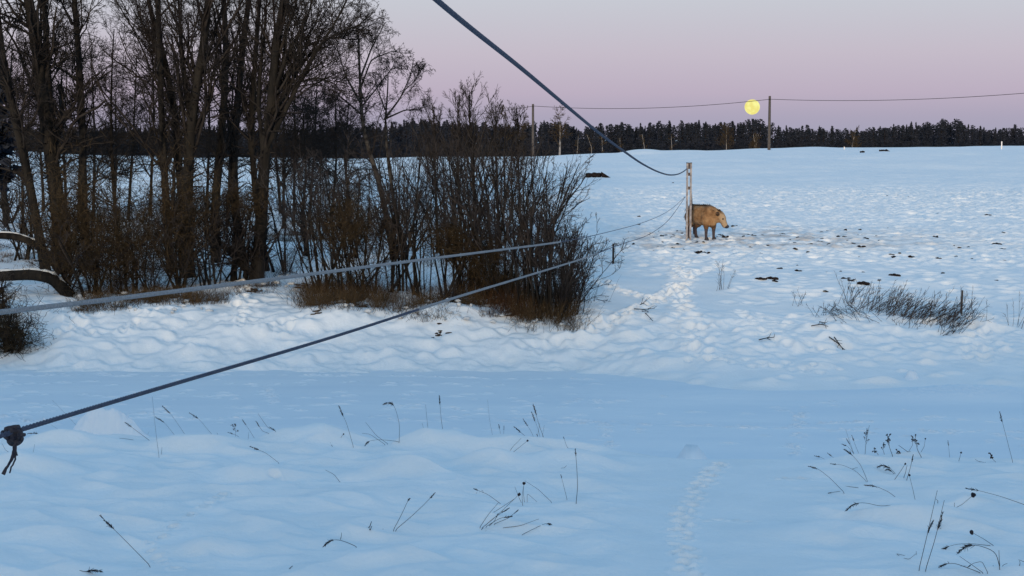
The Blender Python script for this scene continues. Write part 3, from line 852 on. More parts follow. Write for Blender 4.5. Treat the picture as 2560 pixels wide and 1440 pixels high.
# dark soil showing on the broken bank edge, with snow lumps
def soil_patch(px, py, w, h, seed, label):
    rg = np.random.default_rng(seed)
    b = ground(px, py)
    g = Geo()
    for k in range(int(30 * w / .5)):
        c = b + np.array([rg.normal(0, w * .5), rg.normal(0, .12), rg.uniform(-.05, h)])
        c[2] = gz(c[0], c[1]) + rg.uniform(-.03, h)
        g.ball(c, rg.uniform(.02, .065, 3) * [1.9, 1, .45], seed + k, 9, 7, .22)
    tag(g.build("soil_clump", M_SOIL, origin=b), label, "soil clump", "bare soil clumps on the far bank")
for k, a in enumerate([(765, 722, .30, .16, "bare soil clump at the left end of the thicket's bank"), (880, 778, .40, .10, "bare soil strip under the left willows"), (1165, 765, .35, .12, "bare soil clump under the middle of the thicket"),
                       (1240, 765, .35, .18, "dark soil clump left of the reddish grass"), (1262, 712, .16, .30, "upright dark soil lump among the willow roots"), (1300, 795, .4, .12, "bare soil strip below the reddish grass"),
                       (790, 803, .12, .01, "thin dark streak in the snow below the left willows"), (1100, 842, .18, .01, "dark streak in the snow left of the round snow lump"), 
                       (630, 735, .2, .10, "bare soil clump at the fanning tree's foot")]):
    soil_patch(a[0], a[1], a[2], a[3], 40 + k * 50, a[4])

# ---------------------------------------------------------------- the far forest
protos = []
for k in range(9):
    gt, gc = pine_geo(500 + k, 12.0, [2.1, 1.5, 2.5][k % 3], 1.0, [.6, .95, .45][k % 3])
    e = empty("pine_tree", (0, 0, -200), "dark pine", "tree", "pines along the far forest edge")
    tr_ = gt.build("trunk", M_PINETRUNK, e)
    cr_ = gc.build("crown", M_PINE, e)
    protos.append((e, tr_, cr_))
rf = np.random.default_rng(9)
TOPX = [-100, 300, 620, 760, 850, 960, 1040, 1110, 1300, 1345, 1420, 1440, 1500, 1600, 1700, 1760, 1820, 1890, 1930, 1960, 2060, 2150, 2200, 2290, 2390, 2420, 2480, 2600]
TOPY = [318, 318, 318, 322, 312, 312, 296, 302, 312, 302, 306, 318, 312, 310, 306, 305, 308, 296, 312, 316, 318, 324, 316, 310, 296, 312, 322, 312]
used = [False] * len(protos)
def pine_label(px):
    if px < 1332:
        return "dark pine in the far forest left of the smaller utility pole"
    if px < 1925:
        return "dark pine in the far forest between the two utility poles"
    return "dark pine in the far forest right of the taller utility pole"
xs = np.linspace(-40, 2600, 285)
for k, x in enumerate(xs):
    px = x + rf.normal(0, 5)
    Y = rf.uniform(405, 450)
    top = np.interp(px, TOPX, TOPY) + rf.uniform(-7, 8)
    if 1880 < px < 1900 and top > 300:
        top = 296
    T = at(px, top, Y)
    zb = float(macro(T[0], T[1]))
    h = (T[2] - zb) / 12.2
    q = int(rf.integers(0, len(protos)))
    src, s1, s2 = protos[q]
    if used[q]:
        e = src.copy(); COL.objects.link(e)
        for s in (s1, s2):
            c = s.copy(); COL.objects.link(c); c.parent = e
    else:
        e, used[q] = src, True
    e.location = (T[0], T[1], zb)
    wid = h * rf.uniform(.95, 1.5)
    e.scale = (wid, wid, h)
    e.rotation_euler = (0, 0, rf.uniform(0, 6.28))
    e["label"] = pine_label(px)
# the closed mass of trees behind the edge
g = Geo()
tri = [pine_geo(900 + k, 12.0, 1.7, .55, .6)[1] for k in range(4)]
tri = [(np.concatenate(t.v), np.concatenate(t.f3)) for t in tri]
for k in range(900):
    px, Y = rf.uniform(-60, 2620), rf.uniform(450, 560)
    top = np.interp(px, TOPX, TOPY) + rf.uniform(1, 14)
    T = at(px, top, Y)
    zb = -4.0
    h = (T[2] - zb) / 12.2
    V, F = tri[k % 4]
    a = rf.uniform(0, 6.28)
    Rm = np.array([[math.cos(a), -math.sin(a), 0], [math.sin(a), math.cos(a), 0], [0, 0, 1]])
    g.add(V @ Rm.T * np.array([h * 1.3, h * 1.3, h]) + np.array([T[0], T[1], zb]), F3=F)
# young trees and brush under the edge
for k in range(900):
    px, Y = rf.uniform(-60, 2620), rf.uniform(330, 400)
    T = at(px, 350 + rf.uniform(-6, 22), Y)
    zb = float(macro(T[0], T[1]))
    h = max(.15, (T[2] - zb) / 12.2)
    V, F = tri[k % 4]
    g.add(V * np.array([h * 2.2, h * 2.2, h]) + np.array([T[0], T[1], zb]), F3=F)
tag(g.build("forest", M_PINE), kind="stuff")

# pale birches at the forest edge
def edge_tree(label, px, top, Y, w, seed, n1=16, L=2.6, m=None, stems=1, tw=None, up=.06):
    rg = np.random.default_rng(seed)
    T = at(px, top, Y)
    zb = float(macro(T[0], Y))
    b = np.array([T[0], Y, zb])
    e = empty("birch_tree", b, label, "tree", "bare trees at the far forest edge")
    g1, g2 = Geo(), Geo()
    H = T[2] - zb
    for s in range(stems):
        P = resample(np.array([b + [rg.normal(0, .2), 0, -.2], b + [rg.normal(0, .25), 0, H * .5], b + [rg.normal(0, .3), 0, H]]), 20)
        R = np.linspace(w / 2 * Y / FPX, .03, 20)
        g1.tubes(P, R, 6)
        twigs(g2, rg, P[None], R[None], np.array([L]), [(n1, .3, .98, 25, 60, 1, .4, .03, 5, .12, up), (7, .2, 1, 25, 60, .5, .6, .026, 4, .15, .03), (5, .2, 1, 25, 60, .5, .7, .022, 3, .15, 0)])
    g1.build("trunk", m or M_PALE, e, b)
    g2.build("crown", tw or M_BROWNTWIG, e, b)
edge_tree("white-stemmed birch at the forest edge right of the smaller utility pole", 1398, 278, 290, 7, 1, 22, 3.4)
edge_tree("pale slim birch before the forest left of the moon", 1818, 315, 330, 2.6, 2, 26, 3.2)
edge_tree("pale thin birch before the forest right of the taller utility pole", 2138, 325, 330, 2.4, 3, 20, 2.6)
edge_tree("low pale bush before the forest below the moon", 1890, 336, 320, 3, 4, 10, 1.8, stems=4)
edge_tree("thin bare tree left of the smaller utility pole", 1312, 270, 250, 3, 5, 16, 1.8, m=M_BARK)
edge_tree("bare tree above the forest, second left of the smaller utility pole", 1262, 268, 252, 4, 6, 16, 2.0, m=M_BARK)
for k, (px, t_) in enumerate([(1440, 340), (1475, 338), (1510, 342), (1550, 345), (1610, 335), (1680, 340)]):
    edge_tree("thin pale stem before the forest, %s" % ["nearest the white-stemmed birch", "second from the white-stemmed birch", "left of the thick cable", "just under the thick cable", "above the snow bump on the skyline", "right of the snow bump on the skyline"][k],
              px, t_, 300, 1.7, 20 + k, 9, 1.2)

# ---------------------------------------------------------------- utility poles and line
def pole(label, px, top, base, Y, w):
    T = at(px, top, Y)
    zb = float(gz(T[0], Y))
    b = np.array([T[0], Y, zb])
    e = empty("utility_pole", b, label, "utility pole", "wooden poles on the skyline")
    g = Geo()
    H = T[2] - zb
    g.tubes(np.array([b + [0, 0, -.4], b + [0, 0, H * .5], b + [0, 0, H]]), np.array([w * .6, w * .53, w * .45]) * Y / FPX, 8, True)
    g.build("post", M_WOOD, e, b)
    g = Geo()
    g.tubes(np.array([b + [0, -.15, H - .45], b + [.06, -.32, H - .45]]), np.array([.05, .05]), 6, True)
    g.build("bracket", M_RUSTY, e, b)
    return b, H
pole("smaller wooden utility pole near the white-stemmed birch", 1332.5, 260, 390, 236., 6)
pole("taller wooden utility pole just right of the moon", 1924.5, 240, 371, 215., 6.5)
def sag_line(a, b, sag, K=40):
    t = np.linspace(0, 1, K)
    P = a[None] * (1 - t[:, None]) + b[None] * t[:, None]
    P[:, 2] -= sag * 4 * t * (1 - t)
    return P
A0, A1, A2, A3 = at(1050, 300, 250.), at(1333.5, 265, 235.6), at(1925.5, 248, 214.6), at(2620, 228, 190.)
g = Geo()
for a, b, s in ((A0, A1, .25), (A1, A2, .75), (A2, A3, .55)):
    P = sag_line(a, b, s)
    g.tubes(P, np.full(40, .035), 5)
o = A1
tag(g.build("power_line", M_WIRE, origin=o), "single dark power line sagging between the two utility poles", "power line")

# marker posts on the hill
def stake(label, px, top, py, w, m, name="marker_post", cat="marker post", tilt=0.0, Y=None, hook=False):
    b = ground(px, py)
    if Y:
        b = at(px, py, Y); b[2] = gz(b[0], Y)
    H = (py - top) / FPX * b[1]
    e = empty(name, b, label, cat)
    g = Geo()
    r = w / 2 * b[1] / FPX
    g.tubes(np.array([b + [0, 0, -.15], b + [tilt * H * .5, 0, H * .5], b + [tilt * H, 0, H]]), np.array([r * 1.05, r, r * .95]), 8, True)
    g.build("post", m, e, b)
    if hook:
        g = Geo()
        t = b + [tilt * H, 0, H]
        g.tubes(np.array([t + [0, 0, -.03], t + [.06, -.02, 0], t + [.11, -.03, .01], t + [.13, -.03, -.03]]), np.full(4, .014), 5, True)
        g.build("insulator_hook", M_RUSTY, e, b)
    return e
stake("white marker post on the hill at the photo's right edge", 2504, 348, 367, 3, M_WHITEPAINT, Y=205.)
stake("tiny white marker stub on the skyline right of the taller utility pole", 2111, 362, 370, 3, M_WHITEPAINT, Y=205.)
stake("dark fence stake with a hook beside the lowest cable", 1533, 613, 663, 5.2, M_DARKWOOD, "fence_stake", "fence stake", hook=True)
stake("grey fence stake standing in the dry grass clump", 2403, 728, 790, 5.6, M_WOOD, "fence_stake", "fence stake", tilt=.02)
stake("dark fence stake seen through the gap in the left thicket", 735, 487, 527, 4.5, M_DARKWOOD, "fence_stake", "fence stake")

# dark things lying on the hill
def lying(label, px, py, w, h, seed, wedge=False, name="log"):
    b = ground(px, py)
    s = b[1] / FPX
    e = empty(name, b, label, "log")
    g = Geo()
    rg = np.random.default_rng(seed)
    P = resample(np.array([b + [-w * s * .5, 0, h * s * .35], b + [0, .2, h * s * .5], b + [w * s * .3, 0, h * s * .4]]), 9)
    g.tubes(P, h * s * .45 * (1 + .15 * rg.normal(0, 1, 9)), 8, True)
    g.build("trunk", M_DUNG, e, b)
    if wedge:
        g = Geo()
        x0, x1, y0 = w * s * .36, w * s * .95, -.2
        V = np.array([b + [x0, y0, 0], b + [x1, y0, -.12], b + [x0 - .05, y0, h * s * 1.1], b + [x0, y0 + .5, 0], b + [x1, y0 + .5, -.12], b + [x0 - .05, y0 + .5, h * s * 1.1]])
        g.add(V, F3=[[0, 1, 2], [5, 4, 3]], F4=[[0, 3, 4, 1], [1, 4, 5, 2], [2, 5, 3, 0]])
        g.build("slab", M_DUNG, e, b, smooth_=False)
lying("dark log with a wedge of board lying on the snow near the thick cable's end", 1488, 441, 46, 13, 1, True)
lying("short dark log on the upper hill left of its longer neighbour", 2157, 381, 12, 5, 2)
lying("longer dark log on the upper hill below the skyline", 2209, 379, 20, 5, 3, True)

# ---------------------------------------------------------------- dung clods on the pasture
C7 = [(110, 267), (260, 280), (300, 275), (420, 275), (520, 270), (720, 258), (35, 335), (95, 322), (200, 320), (258, 342), (410, 325), (640, 315), (440, 355), (470, 365), (410, 370), (305, 372), (190, 375), (560, 340), (660, 345),
      (940, 320), (1510, 293), (1595, 308), (1175, 375), (1270, 385), (1420, 388), (1215, 393), (1505, 400), (165, 433), (330, 437), (60, 420), (520, 450), (735, 452), (757, 461), (870, 457), (800, 443), (1185, 457), (1300, 468),
      (1060, 463), (1525, 485), (90, 510), (295, 558), (390, 552), (550, 562), (85, 547), (660, 612), (1465, 610), (480, 620), (285, 688), (715, 38), (862, 45), (1057, 157), (1400, 175), (1640, 150), (1100, 565), (1120, 388), (75, 370), (235, 357)]
B7 = [(380, 322), (520, 307), (520, 385), (1050, 323), (1465, 370), (755, 575), (415, 602), (455, 615), (540, 645)]
C6 = [(585, 497), (585, 550), (440, 575), (515, 608), (660, 615), (690, 630), (800, 635), (850, 625), (880, 610), (560, 690), (580, 710), (650, 683), (545, 700), (680, 650), (760, 655), (830, 660), (880, 705), (1090, 688), (1160, 712),
      (1640, 560), (1190, 628), (1230, 635), (1280, 650), (1350, 635), (1410, 622), (1440, 640), (1520, 640), (1780, 650), (1620, 678), (1560, 710), (1500, 770), (1425, 735), (1300, 725), (1300, 770), (1210, 640), (1760, 740),
      (1640, 878), (1605, 970), (1550, 335), (1510, 362), (1595, 362), (1180, 287), (845, 243), (425, 282), (1270, 300), (910, 618), (1050, 640), (1180, 655), (900, 665), (1020, 690), (970, 700), (1370, 655), (1330, 650), (1250, 660), (940, 655), (1005, 665)]
B6 = [(630, 632), (770, 638), (1015, 762), (1045, 763), (1085, 765), (1300, 575), (1660, 632), (1495, 955), (1575, 955), (1230, 655)]
def clod_proto(seed, n_):
    rg = np.random.default_rng(seed)
    g = Geo()
    for k in range(n_):
        g.ball((rg.normal(0, .07) if n_ > 1 else 0, rg.normal(0, .05) if n_ > 1 else 0, .03 + .03 * k / n_), rg.uniform(.05, .09, 3) * [1.3, 1.1, .75], seed * 9 + k, 9, 6, .12)
    o = g.build("dung_clod", M_DUNG)
    o.location = (0, 0, -100)
    return o
clods = [clod_proto(1, 1), clod_proto(2, 2), clod_proto(3, 3), clod_proto(4, 5)]
first = [True] * 4
def clod(px, py, big, rg, k_=1.0):
    q = 3 if big else int(rg.integers(0, 3))
    b = ground(px, py)
    o = clods[q]
    if first[q]:
        first[q] = False
    else:
        o = clods[q].copy(); COL.objects.link(o)
    o.location = (b[0], b[1], b[2] - .02)
    s = rg.uniform(.55, .8) if big else rg.uniform(.35, .7)
    o.scale = (s * k_ * rg.uniform(1, 1.5), s * k_, s * k_ * rg.uniform(.7, 1.2))
    o.rotation_euler = (0, 0, rg.normal(0, .5))
    tag(o, "large dark frozen dung heap on the trampled pasture" if big else "small dark frozen dung clod on the trampled pasture", "dung", "dung clods scattered over the pasture")
rc = np.random.default_rng(4)
for (x, y) in C7: clod(1960 + x / 2.77, 480 + y / 2.77, False, rc)
for (x, y) in B7: clod(1960 + x / 2.77, 480 + y / 2.77, True, rc)
for (x, y) in C6: clod(1400 + x / 3, 380 + y / 3, False, rc)
for k in range(75):
    clod(min(2350, 1590 + abs(rc.normal(0, 290))), rc.normal(606, 15), False, rc, .55)
for (x, y) in B6: clod(1400 + x / 3, 380 + y / 3, True, rc)

# ---------------------------------------------------------------- cable post
pb = ground(1721, 609)
YP = pb[1]
sP = YP / FPX
top_z = at(1721, 408, YP)[2]
e = empty("cable_post", pb, "tall pale twin-legged steel post in front of the cow, holding the cables", "post")
for dx in (-4.6, 4.4):
    g = Geo()
    for q in (-1, 1):
        pass
    x = pb[0] + dx * sP
    g.box((x, YP, (pb[2] - .2 + top_z) / 2), (4.6 * sP, .09, top_z - pb[2] + .2), [[1, 0, .006 * (1 if dx > 0 else -1) * 0], [0, 1, 0], [0, 0, 1]])
    g.build("leg", M_STEEL, e, pb, smooth_=False)
for zz in (.04, .16, .42, .95, 1.75, 2.35, 2.85):
    g = Geo()
    g.box((pb[0], YP - .06, top_z - zz), (4.6 * sP, .05, .12 if zz < 1 else .07))
    g.build("spacer_plate", M_RUSTY, e, pb, smooth_=False)
for dx in (-4.6, 4.4):
    g = Geo()
    g.box((pb[0] + dx * sP, YP, top_z + .012), (5.4 * sP, .11, .03))
    g.build("end_cap", M_RUSTY, e, pb, smooth_=False)
g = Geo()
g.ball((pb[0], YP - .1, pb[2] + .02), (.16, .14, .1), 3, 12, 8, .08)
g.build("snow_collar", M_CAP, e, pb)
g = Geo()
P = np.array([at(1727.5, 470, YP), at(1729.5, 495, YP + .8), at(1734, 590, YP + 3.4)])
P[2, 2] = gz(P[2, 0], P[2, 1])
g.tubes(resample(P, 12), np.full(12, .022), 5)
tag(g.build("stay_wire", M_RUSTY, origin=P[0]), "dark stay wire running from the post down behind the cow", "wire")

# ---------------------------------------------------------------- cables over the river
def cable_path(a_, b_, knots, K=160):
    """plan line x = a + b*y; knots are (y, height above eye)"""
    ys = np.array([k[0] for k in knots], float)
    zs = np.array([k[1] for k in knots], float)
    q = np.linspace(0, 1, K) ** 1.6
    y = ys[0] + (ys[-1] - ys[0]) * q
    z = np.interp(y, ys, zs)
    for _ in range(30):
        z[1:-1] = .25 * z[:-2] + .5 * z[1:-1] + .25 * z[2:]
    return np.stack([a_ + b_ * y, y, EYE + z], 1)
def strands(g, P, R, pitch, far=1.0, n_=3, S=6):
    """twisted strands laid along a path"""
    s_ = np.concatenate([[0], np.cumsum(np.linalg.norm(np.diff(P, axis=0), axis=1))])
    q = np.arange(0, s_[-1], pitch / 8)
    C = np.stack([np.interp(q, s_, P[:, i]) for i in range(3)], 1)
    T = np.gradient(C, axis=0)
    T /= np.linalg.norm(T, axis=1, keepdims=True)
    Rq = np.interp(C[:, 1], [18, 40], [R, R * far])
    a = np.cross(T, [0, 0, 1.0])
    a /= np.linalg.norm(a, axis=1, keepdims=True)
    b = np.cross(a, T)
    for k in range(n_):
        ph = q / pitch * 2 * math.pi + k * 2 * math.pi / n_
        g.tubes(C + Rq[:, None] * .5 * (np.cos(ph)[:, None] * a + np.sin(ph)[:, None] * b), Rq * .56, S)
def solve(px0, Y0, pts, yaw_end=None):
    """a straight plan line from (px0 at Y0) to the post, with heights from photo pixels along it"""
    x0 = (px0 - 1280) / FPX * Y0 * 1.0
    x1 = pb[0] - 5 * sP
    b_ = (x1 - x0) / (YP - Y0)
    a_ = x0 - b_ * Y0
    kn = []
    for (px, py) in pts:
        d = ray(px, py)
        u = d[0] / d[1]
        Y = a_ / (u - b_)
        if Y < Y0 - 6 or Y > YP:
            Y = min(max(Y, 1), YP - .02)
        kn.append((Y, d[2] / d[1] * Y))
    return a_, b_, kn
a_, b_, kn = solve(1090, 10., [(1090, 0), (1175, 70), (1280, 150), (1390, 243), (1500, 335), (1560, 378), (1600, 407), (1640, 428), (1670, 438), (1692, 437), (1708, 430), (1717.5, 422)])
k0, k1 = kn[0], kn[1]
sl = (k1[1] - k0[1]) / (k1[0] - k0[0])
kn = [(4.0, k0[1] + sl * (4 - k0[0]) + .15), (7.0, k0[1] + sl * (7 - k0[0]) + .05)] + kn
P = cable_path(a_, b_, kn)
g = Geo(); strands(g, P, .019, .16)
tag(g.build("steel_cable", M_ROPE, origin=P[-1]), "thick cable slanting from the photo's top edge down to the post's top", "cable", "cables stretched across the river")

a_, b_, kn = solve(0, 10.7, [(0, 780), (250, 752), (500, 720), (740, 690), (1000, 656), (1200, 631), (1405, 605), (1480, 590), (1600, 560), (1660, 536), (1690, 515), (1712, 492)])
k0, k1 = kn[0], kn[1]
sl = (k1[1] - k0[1]) / (k1[0] - k0[0])
kn = [(6.0, k0[1] + sl * (6 - k0[0]))] + kn
P = cable_path(a_, b_, kn)
e = empty("frosted_cable", P[-1], "frost-coated middle cable crossing in front of the thicket from the photo's left edge", "cable", "cables stretched across the river")
g = Geo(); g.tubes(P, np.interp(P[:, 1], [25, 40], [.011, .0075]), 6); g.build("steel_rope", M_ROPE, e, P[-1])
g = Geo()
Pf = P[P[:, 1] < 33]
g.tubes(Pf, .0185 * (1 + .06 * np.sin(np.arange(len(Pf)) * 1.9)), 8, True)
g.build("frost_or_lit_sleeve", M_FROST_LIT, e, P[-1])

a_, b_, kn = solve(20, 8.5, [(20, 1083), (250, 1013), (500, 940), (760, 865), (930, 812), (1100, 755), (1300, 695), (1480, 640), (1534, 616), (1620, 590), (1670, 555), (1700, 512), (1713, 492)])
k0, k1 = kn[0], kn[1]
sl = (k1[1] - k0[1]) / (k1[0] - k0[0])
kn = [(5.5, k0[1] + sl * (5.5 - k0[0]))] + kn
P = cable_path(a_, b_, kn)
e = empty("steel_cable", P[-1], "lowest cable, running from the knotted cord at the photo's left edge to the post", "cable", "cables stretched across the river")
g = Geo(); strands(g, P, .0145, .12, .55); g.build("steel_rope", M_ROPE, e, P[-1])
g = Geo()  # paler sleeve paints the sunlit stretch beyond the shade edge
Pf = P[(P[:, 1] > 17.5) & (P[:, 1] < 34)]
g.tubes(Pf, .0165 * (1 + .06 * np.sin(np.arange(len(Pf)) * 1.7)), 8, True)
g.build("frost_or_lit_sleeve", M_FROST_LIT, e, P[-1])
# knot and frayed cord on it
kb = at(33, 1086, 8.5)
s = 8.5 / FPX
e = empty("knotted_cord", kb, "dark knotted cord with a frayed tail on the lowest cable", "cord")
g = Geo()
rg = np.random.default_rng(3)
for k in range(7):
    t = np.linspace(0, 2 * math.pi, 26)
    R_ = rg.uniform(.030, .05)
    ax1 = rg.normal(0, 1, 3); ax1 /= np.linalg.norm(ax1)
    ax2 = np.cross(ax1, rg.normal(0, 1, 3)); ax2 /= np.linalg.norm(ax2)
    c = kb + np.array([rg.normal(0, .010), rg.normal(0, .008), -.004 + rg.normal(0, .012)])
    g.tubes(c + R_ * (np.cos(t)[:, None] * ax1 + np.sin(t)[:, None] * ax2 * .8), np.full(26, .014), 7)
g.ball(kb, (.045, .035, .04), 2, 12, 8, .05)
for pa, pc in (((45, 1085), (62, 1087)), ((40, 1103), (50, 1107)), ((20, 1070), (45, 1066))):
    g.tubes(np.array([at(*pa, 8.47), at(*pc, 8.45)]), np.array([.011, .010]), 7, True)
g.build("knot", M_KNOT, e, kb)
for path, r_ in (([(40, 1100), (36, 1125), (32, 1148), (18, 1165), (6, 1184)], .009), ([(38, 1105), (40, 1132), (38, 1152), (28, 1166), (24, 1182)], .006), ([(36, 1110), (33, 1140), (22, 1160), (9, 1187)], .008), ([(34, 1118), (30, 1145), (28, 1155), (14, 1172)], .005), ([(41, 1130), (43, 1138)], .005)):
    g = Geo()
    A = resample(np.array([at(a, b, 8.46) for a, b in path]), 12)
    A += rg.normal(0, .0015, A.shape)
    g.tubes(A, np.linspace(r_, r_ * .7, 12), 6, True)
    g.build("cord_strand", M_KNOT, e, kb)

# ---------------------------------------------------------------- the cow
def capsule(g, a, b, ra, rb_, n=10, m=9):
    a, b = np.asarray(a, float), np.asarray(b, float)
    t = np.linspace(0, 1, m)
    d = (b - a) / (np.linalg.norm(b - a) + 1e-9)
    P = [a - d * ra * .85, a - d * ra * .5] + [a + (b - a) * q for q in t] + [b + d * rb_ * .5, b + d * rb_ * .85]
    R = [ra * .45, ra * .85] + [ra + (rb_ - ra) * q for q in t] + [rb_ * .85, rb_ * .45]
    g.tubes(np.array(P), np.array(R), n, True)

HEADYAW = RAD(46)
def hd(p, piv=(.92, .24)):
    """turn a head point about the poll so the cow looks to its left, along the picture"""
    x, y = p[0] - .98, p[1]
    c, s_ = math.cos(HEADYAW), math.sin(HEADYAW)
    return (piv[0] + x * c - y * s_, piv[1] + x * s_ + y * c, p[2])

g = Geo()
g.ball((-.05, 0, .91), (.70, .35, .37), nu=24, nv=16)
g.ball((-.50, 0, 1.0), (.30, .28, .33), nu=20, nv=12)
g.ball((.42, 0, .92), (.36, .30, .41), nu=20, nv=12)
g.ball((.1, 0, .86), (.55, .36, .33), nu=20, nv=12)
g.ball((.60, .04, .72), (.20, .18, .26), nu=16, nv=10)
capsule(g, (-.62, 0, 1.25), (.36, 0, 1.23), .09, .09)
capsule(g, (.52, .02, 1.03), (.88, .20, .94), .29, .18, 16)
capsule(g, (.56, .04, .84), (.86, .20, .80), .22, .14, 14)
capsule(g, hd((.93, 0, .95)), hd((1.01, 0, .82)), .175, .165, 14)
capsule(g, hd((1.00, 0, .82)), hd((1.08, 0, .66)), .15, .12, 14)
capsule(g, hd((1.07, 0, .67)), hd((1.12, 0, .575)), .12, .115, 12)
for sd in (-1, 1):
    capsule(g, (.48, .17 * sd, .84), (.53, .175 * sd, .45), .18, .088, 12)
    capsule(g, (.53, .175 * sd, .47), (.525, .175 * sd, .16), .078, .052, 12)
    capsule(g, (.525, .175 * sd, .16), (.55, .175 * sd, .05), .055, .066, 12)
    capsule(g, (-.58, .15 * sd, .86), (-.50, .18 * sd, .56), .22, .15, 12)
    capsule(g, (-.52, .18 * sd, .60), (-.70, .18 * sd, .40), .13, .085, 12)
    capsule(g, (-.70, .18 * sd, .40), (-.64, .18 * sd, .14), .075, .064, 12)
    capsule(g, (-.64, .18 * sd, .14), (-.60, .18 * sd, .05), .065, .07, 12)

M_COW = bpy.data.materials.new("cow_hide")
M_COW.use_nodes = True
n, l = M_COW.node_tree.nodes, M_COW.node_tree.links
cb = n["Principled BSDF"]
cb.inputs["Roughness"].default_value = .95
cb.inputs["Specular IOR Level"].default_value = .15
ctc, csep = n.new("ShaderNodeTexCoord"), n.new("ShaderNodeSeparateXYZ")
l.new(ctc.outputs["Object"], csep.inputs[0])
cn = n.new("ShaderNodeTexNoise"); cn.inputs["Scale"].default_value = 4.5; cn.inputs["Detail"].default_value = 5
l.new(ctc.outputs["Object"], cn.inputs["Vector"])
coat = ramp(n, [(.34, (.15, .082, .042, 1)), (.52, (.27, .160, .083, 1)), (.70, (.35, .235, .135, 1))])
l.new(cn.outputs["Fac"], coat.inputs[0])
def cow_mix(prev, colour, sock, a, b):
    nadd = n.new("ShaderNodeMath"); nadd.operation = "MULTIPLY_ADD"
    l.new(cn.outputs["Fac"], nadd.inputs[0]); nadd.inputs[1].default_value = .12; l.new(sock, nadd.inputs[2])
    m = n.new("ShaderNodeMapRange"); m.interpolation_type = "SMOOTHSTEP"
    m.inputs["From Min"].default_value, m.inputs["From Max"].default_value = a, b
    l.new(nadd.outputs[0], m.inputs["Value"])
    x = n.new("ShaderNodeMix"); x.data_type = "RGBA"
    l.new(m.outputs[0], x.inputs["Factor"]); l.new(prev, x.inputs[6]); x.inputs[7].default_value = colour
    return x.outputs[2]
c_ = coat.outputs[0]
c_ = cow_mix(c_, (.075, .048, .030, 1), csep.outputs["X"], -.10, -.62)      # darker hindquarters, body shading put into the coat
c_ = cow_mix(c_, (.10, .078, .066, 1), csep.outputs["Z"], 1.31, 1.38)       # dark hair along the back
c_ = cow_mix(c_, (.11, .062, .034, 1), csep.outputs["Z"], .68, .56)        # darker belly hair, with shade under throat and brisket painted in
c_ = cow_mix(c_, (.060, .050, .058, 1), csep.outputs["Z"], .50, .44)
c_ = cow_mix(c_, (.34, .25, .165, 1), csep.outputs["X"], 1.0, 1.10)         # paler face
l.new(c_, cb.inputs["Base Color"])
cbp = n.new("ShaderNodeBump"); cbp.inputs["Distance"].default_value = .03
cn2 = n.new("ShaderNodeTexNoise"); cn2.inputs["Scale"].default_value = 26
l.new(ctc.outputs["Object"], cn2.inputs["Vector"]); l.new(cn2.outputs["Fac"], cbp.inputs["Height"]); l.new(cbp.outputs[0], cb.inputs["Normal"])

cowb = ground(1754, 600)
cowE = empty("cow", cowb, "shaggy orange-brown cow with dark legs standing behind the twin-legged post", "cow")
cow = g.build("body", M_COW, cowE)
md = cow.modifiers.new("remesh", "REMESH"); md.mode = "VOXEL"; md.voxel_size = .022; md.use_smooth_shade = True
md = cow.modifiers.new("smooth", "SMOOTH"); md.factor = .6; md.iterations = 6
for sd in (-1, 1):
    g = Geo()
    a = np.array(hd((.90, .13 * sd, 1.01))); b2 = np.array(hd((.84, .40 * sd, 1.03)))
    g.tubes(np.array([a, a * .5 + b2 * .5, b2]), np.array([.04, .085, .03]), 8, True)
    g.build("ear", M_EAR, cowE)
    g = Geo()
    g.ball(hd((1.06, .135 * sd, .82)), (.035, .035, .035), nu=10, nv=8)
    g.build("eye", M_EYE, cowE)
    for (hx, hy) in ((.565, .175 * sd), (-.59, .18 * sd)):
        g = Geo()
        g.tubes(np.array([[hx, hy, -.01], [hx, hy, .04], [hx - .015, hy, .085]]), np.array([.088, .082, .066]), 10, True)
        g.build("hoof", M_HOOF, cowE)
g = Geo()
g.ball(hd((1.18, 0, .53)), (.085, .105, .075), nu=14, nv=8)
g.build("muzzle", M_HOOF, cowE)
g = Geo()
rg = np.random.default_rng(8)
N = 900
bx = rg.uniform(-.75, .85, N)
P0 = np.stack([bx, rg.normal(0, .07, N), np.interp(bx, [-.8, -.6, .4, .6, .9], [1.2, 1.27, 1.31, 1.25, 1.08])], 1)
a_, r_ = grow(rg, P0, np.stack([-rg.uniform(.2, 1, N), rg.normal(0, .5, N), np.full(N, .5)], 1), rg.uniform(.05, .1, N), np.full(N, .005), 4, .2, -.2, .4)
g.tubes(a_, r_, 3)
N = 1100
a2, r2 = rg.uniform(0, 2 * math.pi, N), rg.uniform(-.7, .75, N)
a2 = np.where(np.sin(a2) < -.55, -a2, a2)
P0 = np.stack([r2, np.cos(a2) * .36, .90 + np.sin(a2) * .37], 1)
D0 = np.stack([rg.normal(-.4, .4, N), np.cos(a2) * .7, np.sin(a2) * .4 - .8], 1)
b_, q_ = grow(rg, P0, D0, rg.uniform(.04, .08, N), np.full(N, .006), 4, .2, -.25, .3)
g2 = Geo()
g2.tubes(b_, q_, 3)
g2.build("coat_hair", M_COW, cowE)
g.build("back_hair", M_BROWNTWIG, cowE)
g = Geo()
g.tubes(resample(np.array([[-.84, 0, 1.12], [-.92, 0, 1.0], [-.92, .03, .7], [-.9, .03, .45]]), 12), np.array(list(np.linspace(.035, .02, 8)) + [.03, .045, .04, .015]), 8, True)
g.build("tail", M_COW, cowE)
g = Geo()
N = 260
P0 = np.array([hd((.90 + .10 * q, w_, 1.10 - .09 * q)) for q, w_ in zip(rg.uniform(-.6, 1, N), rg.normal(0, .06, N))])
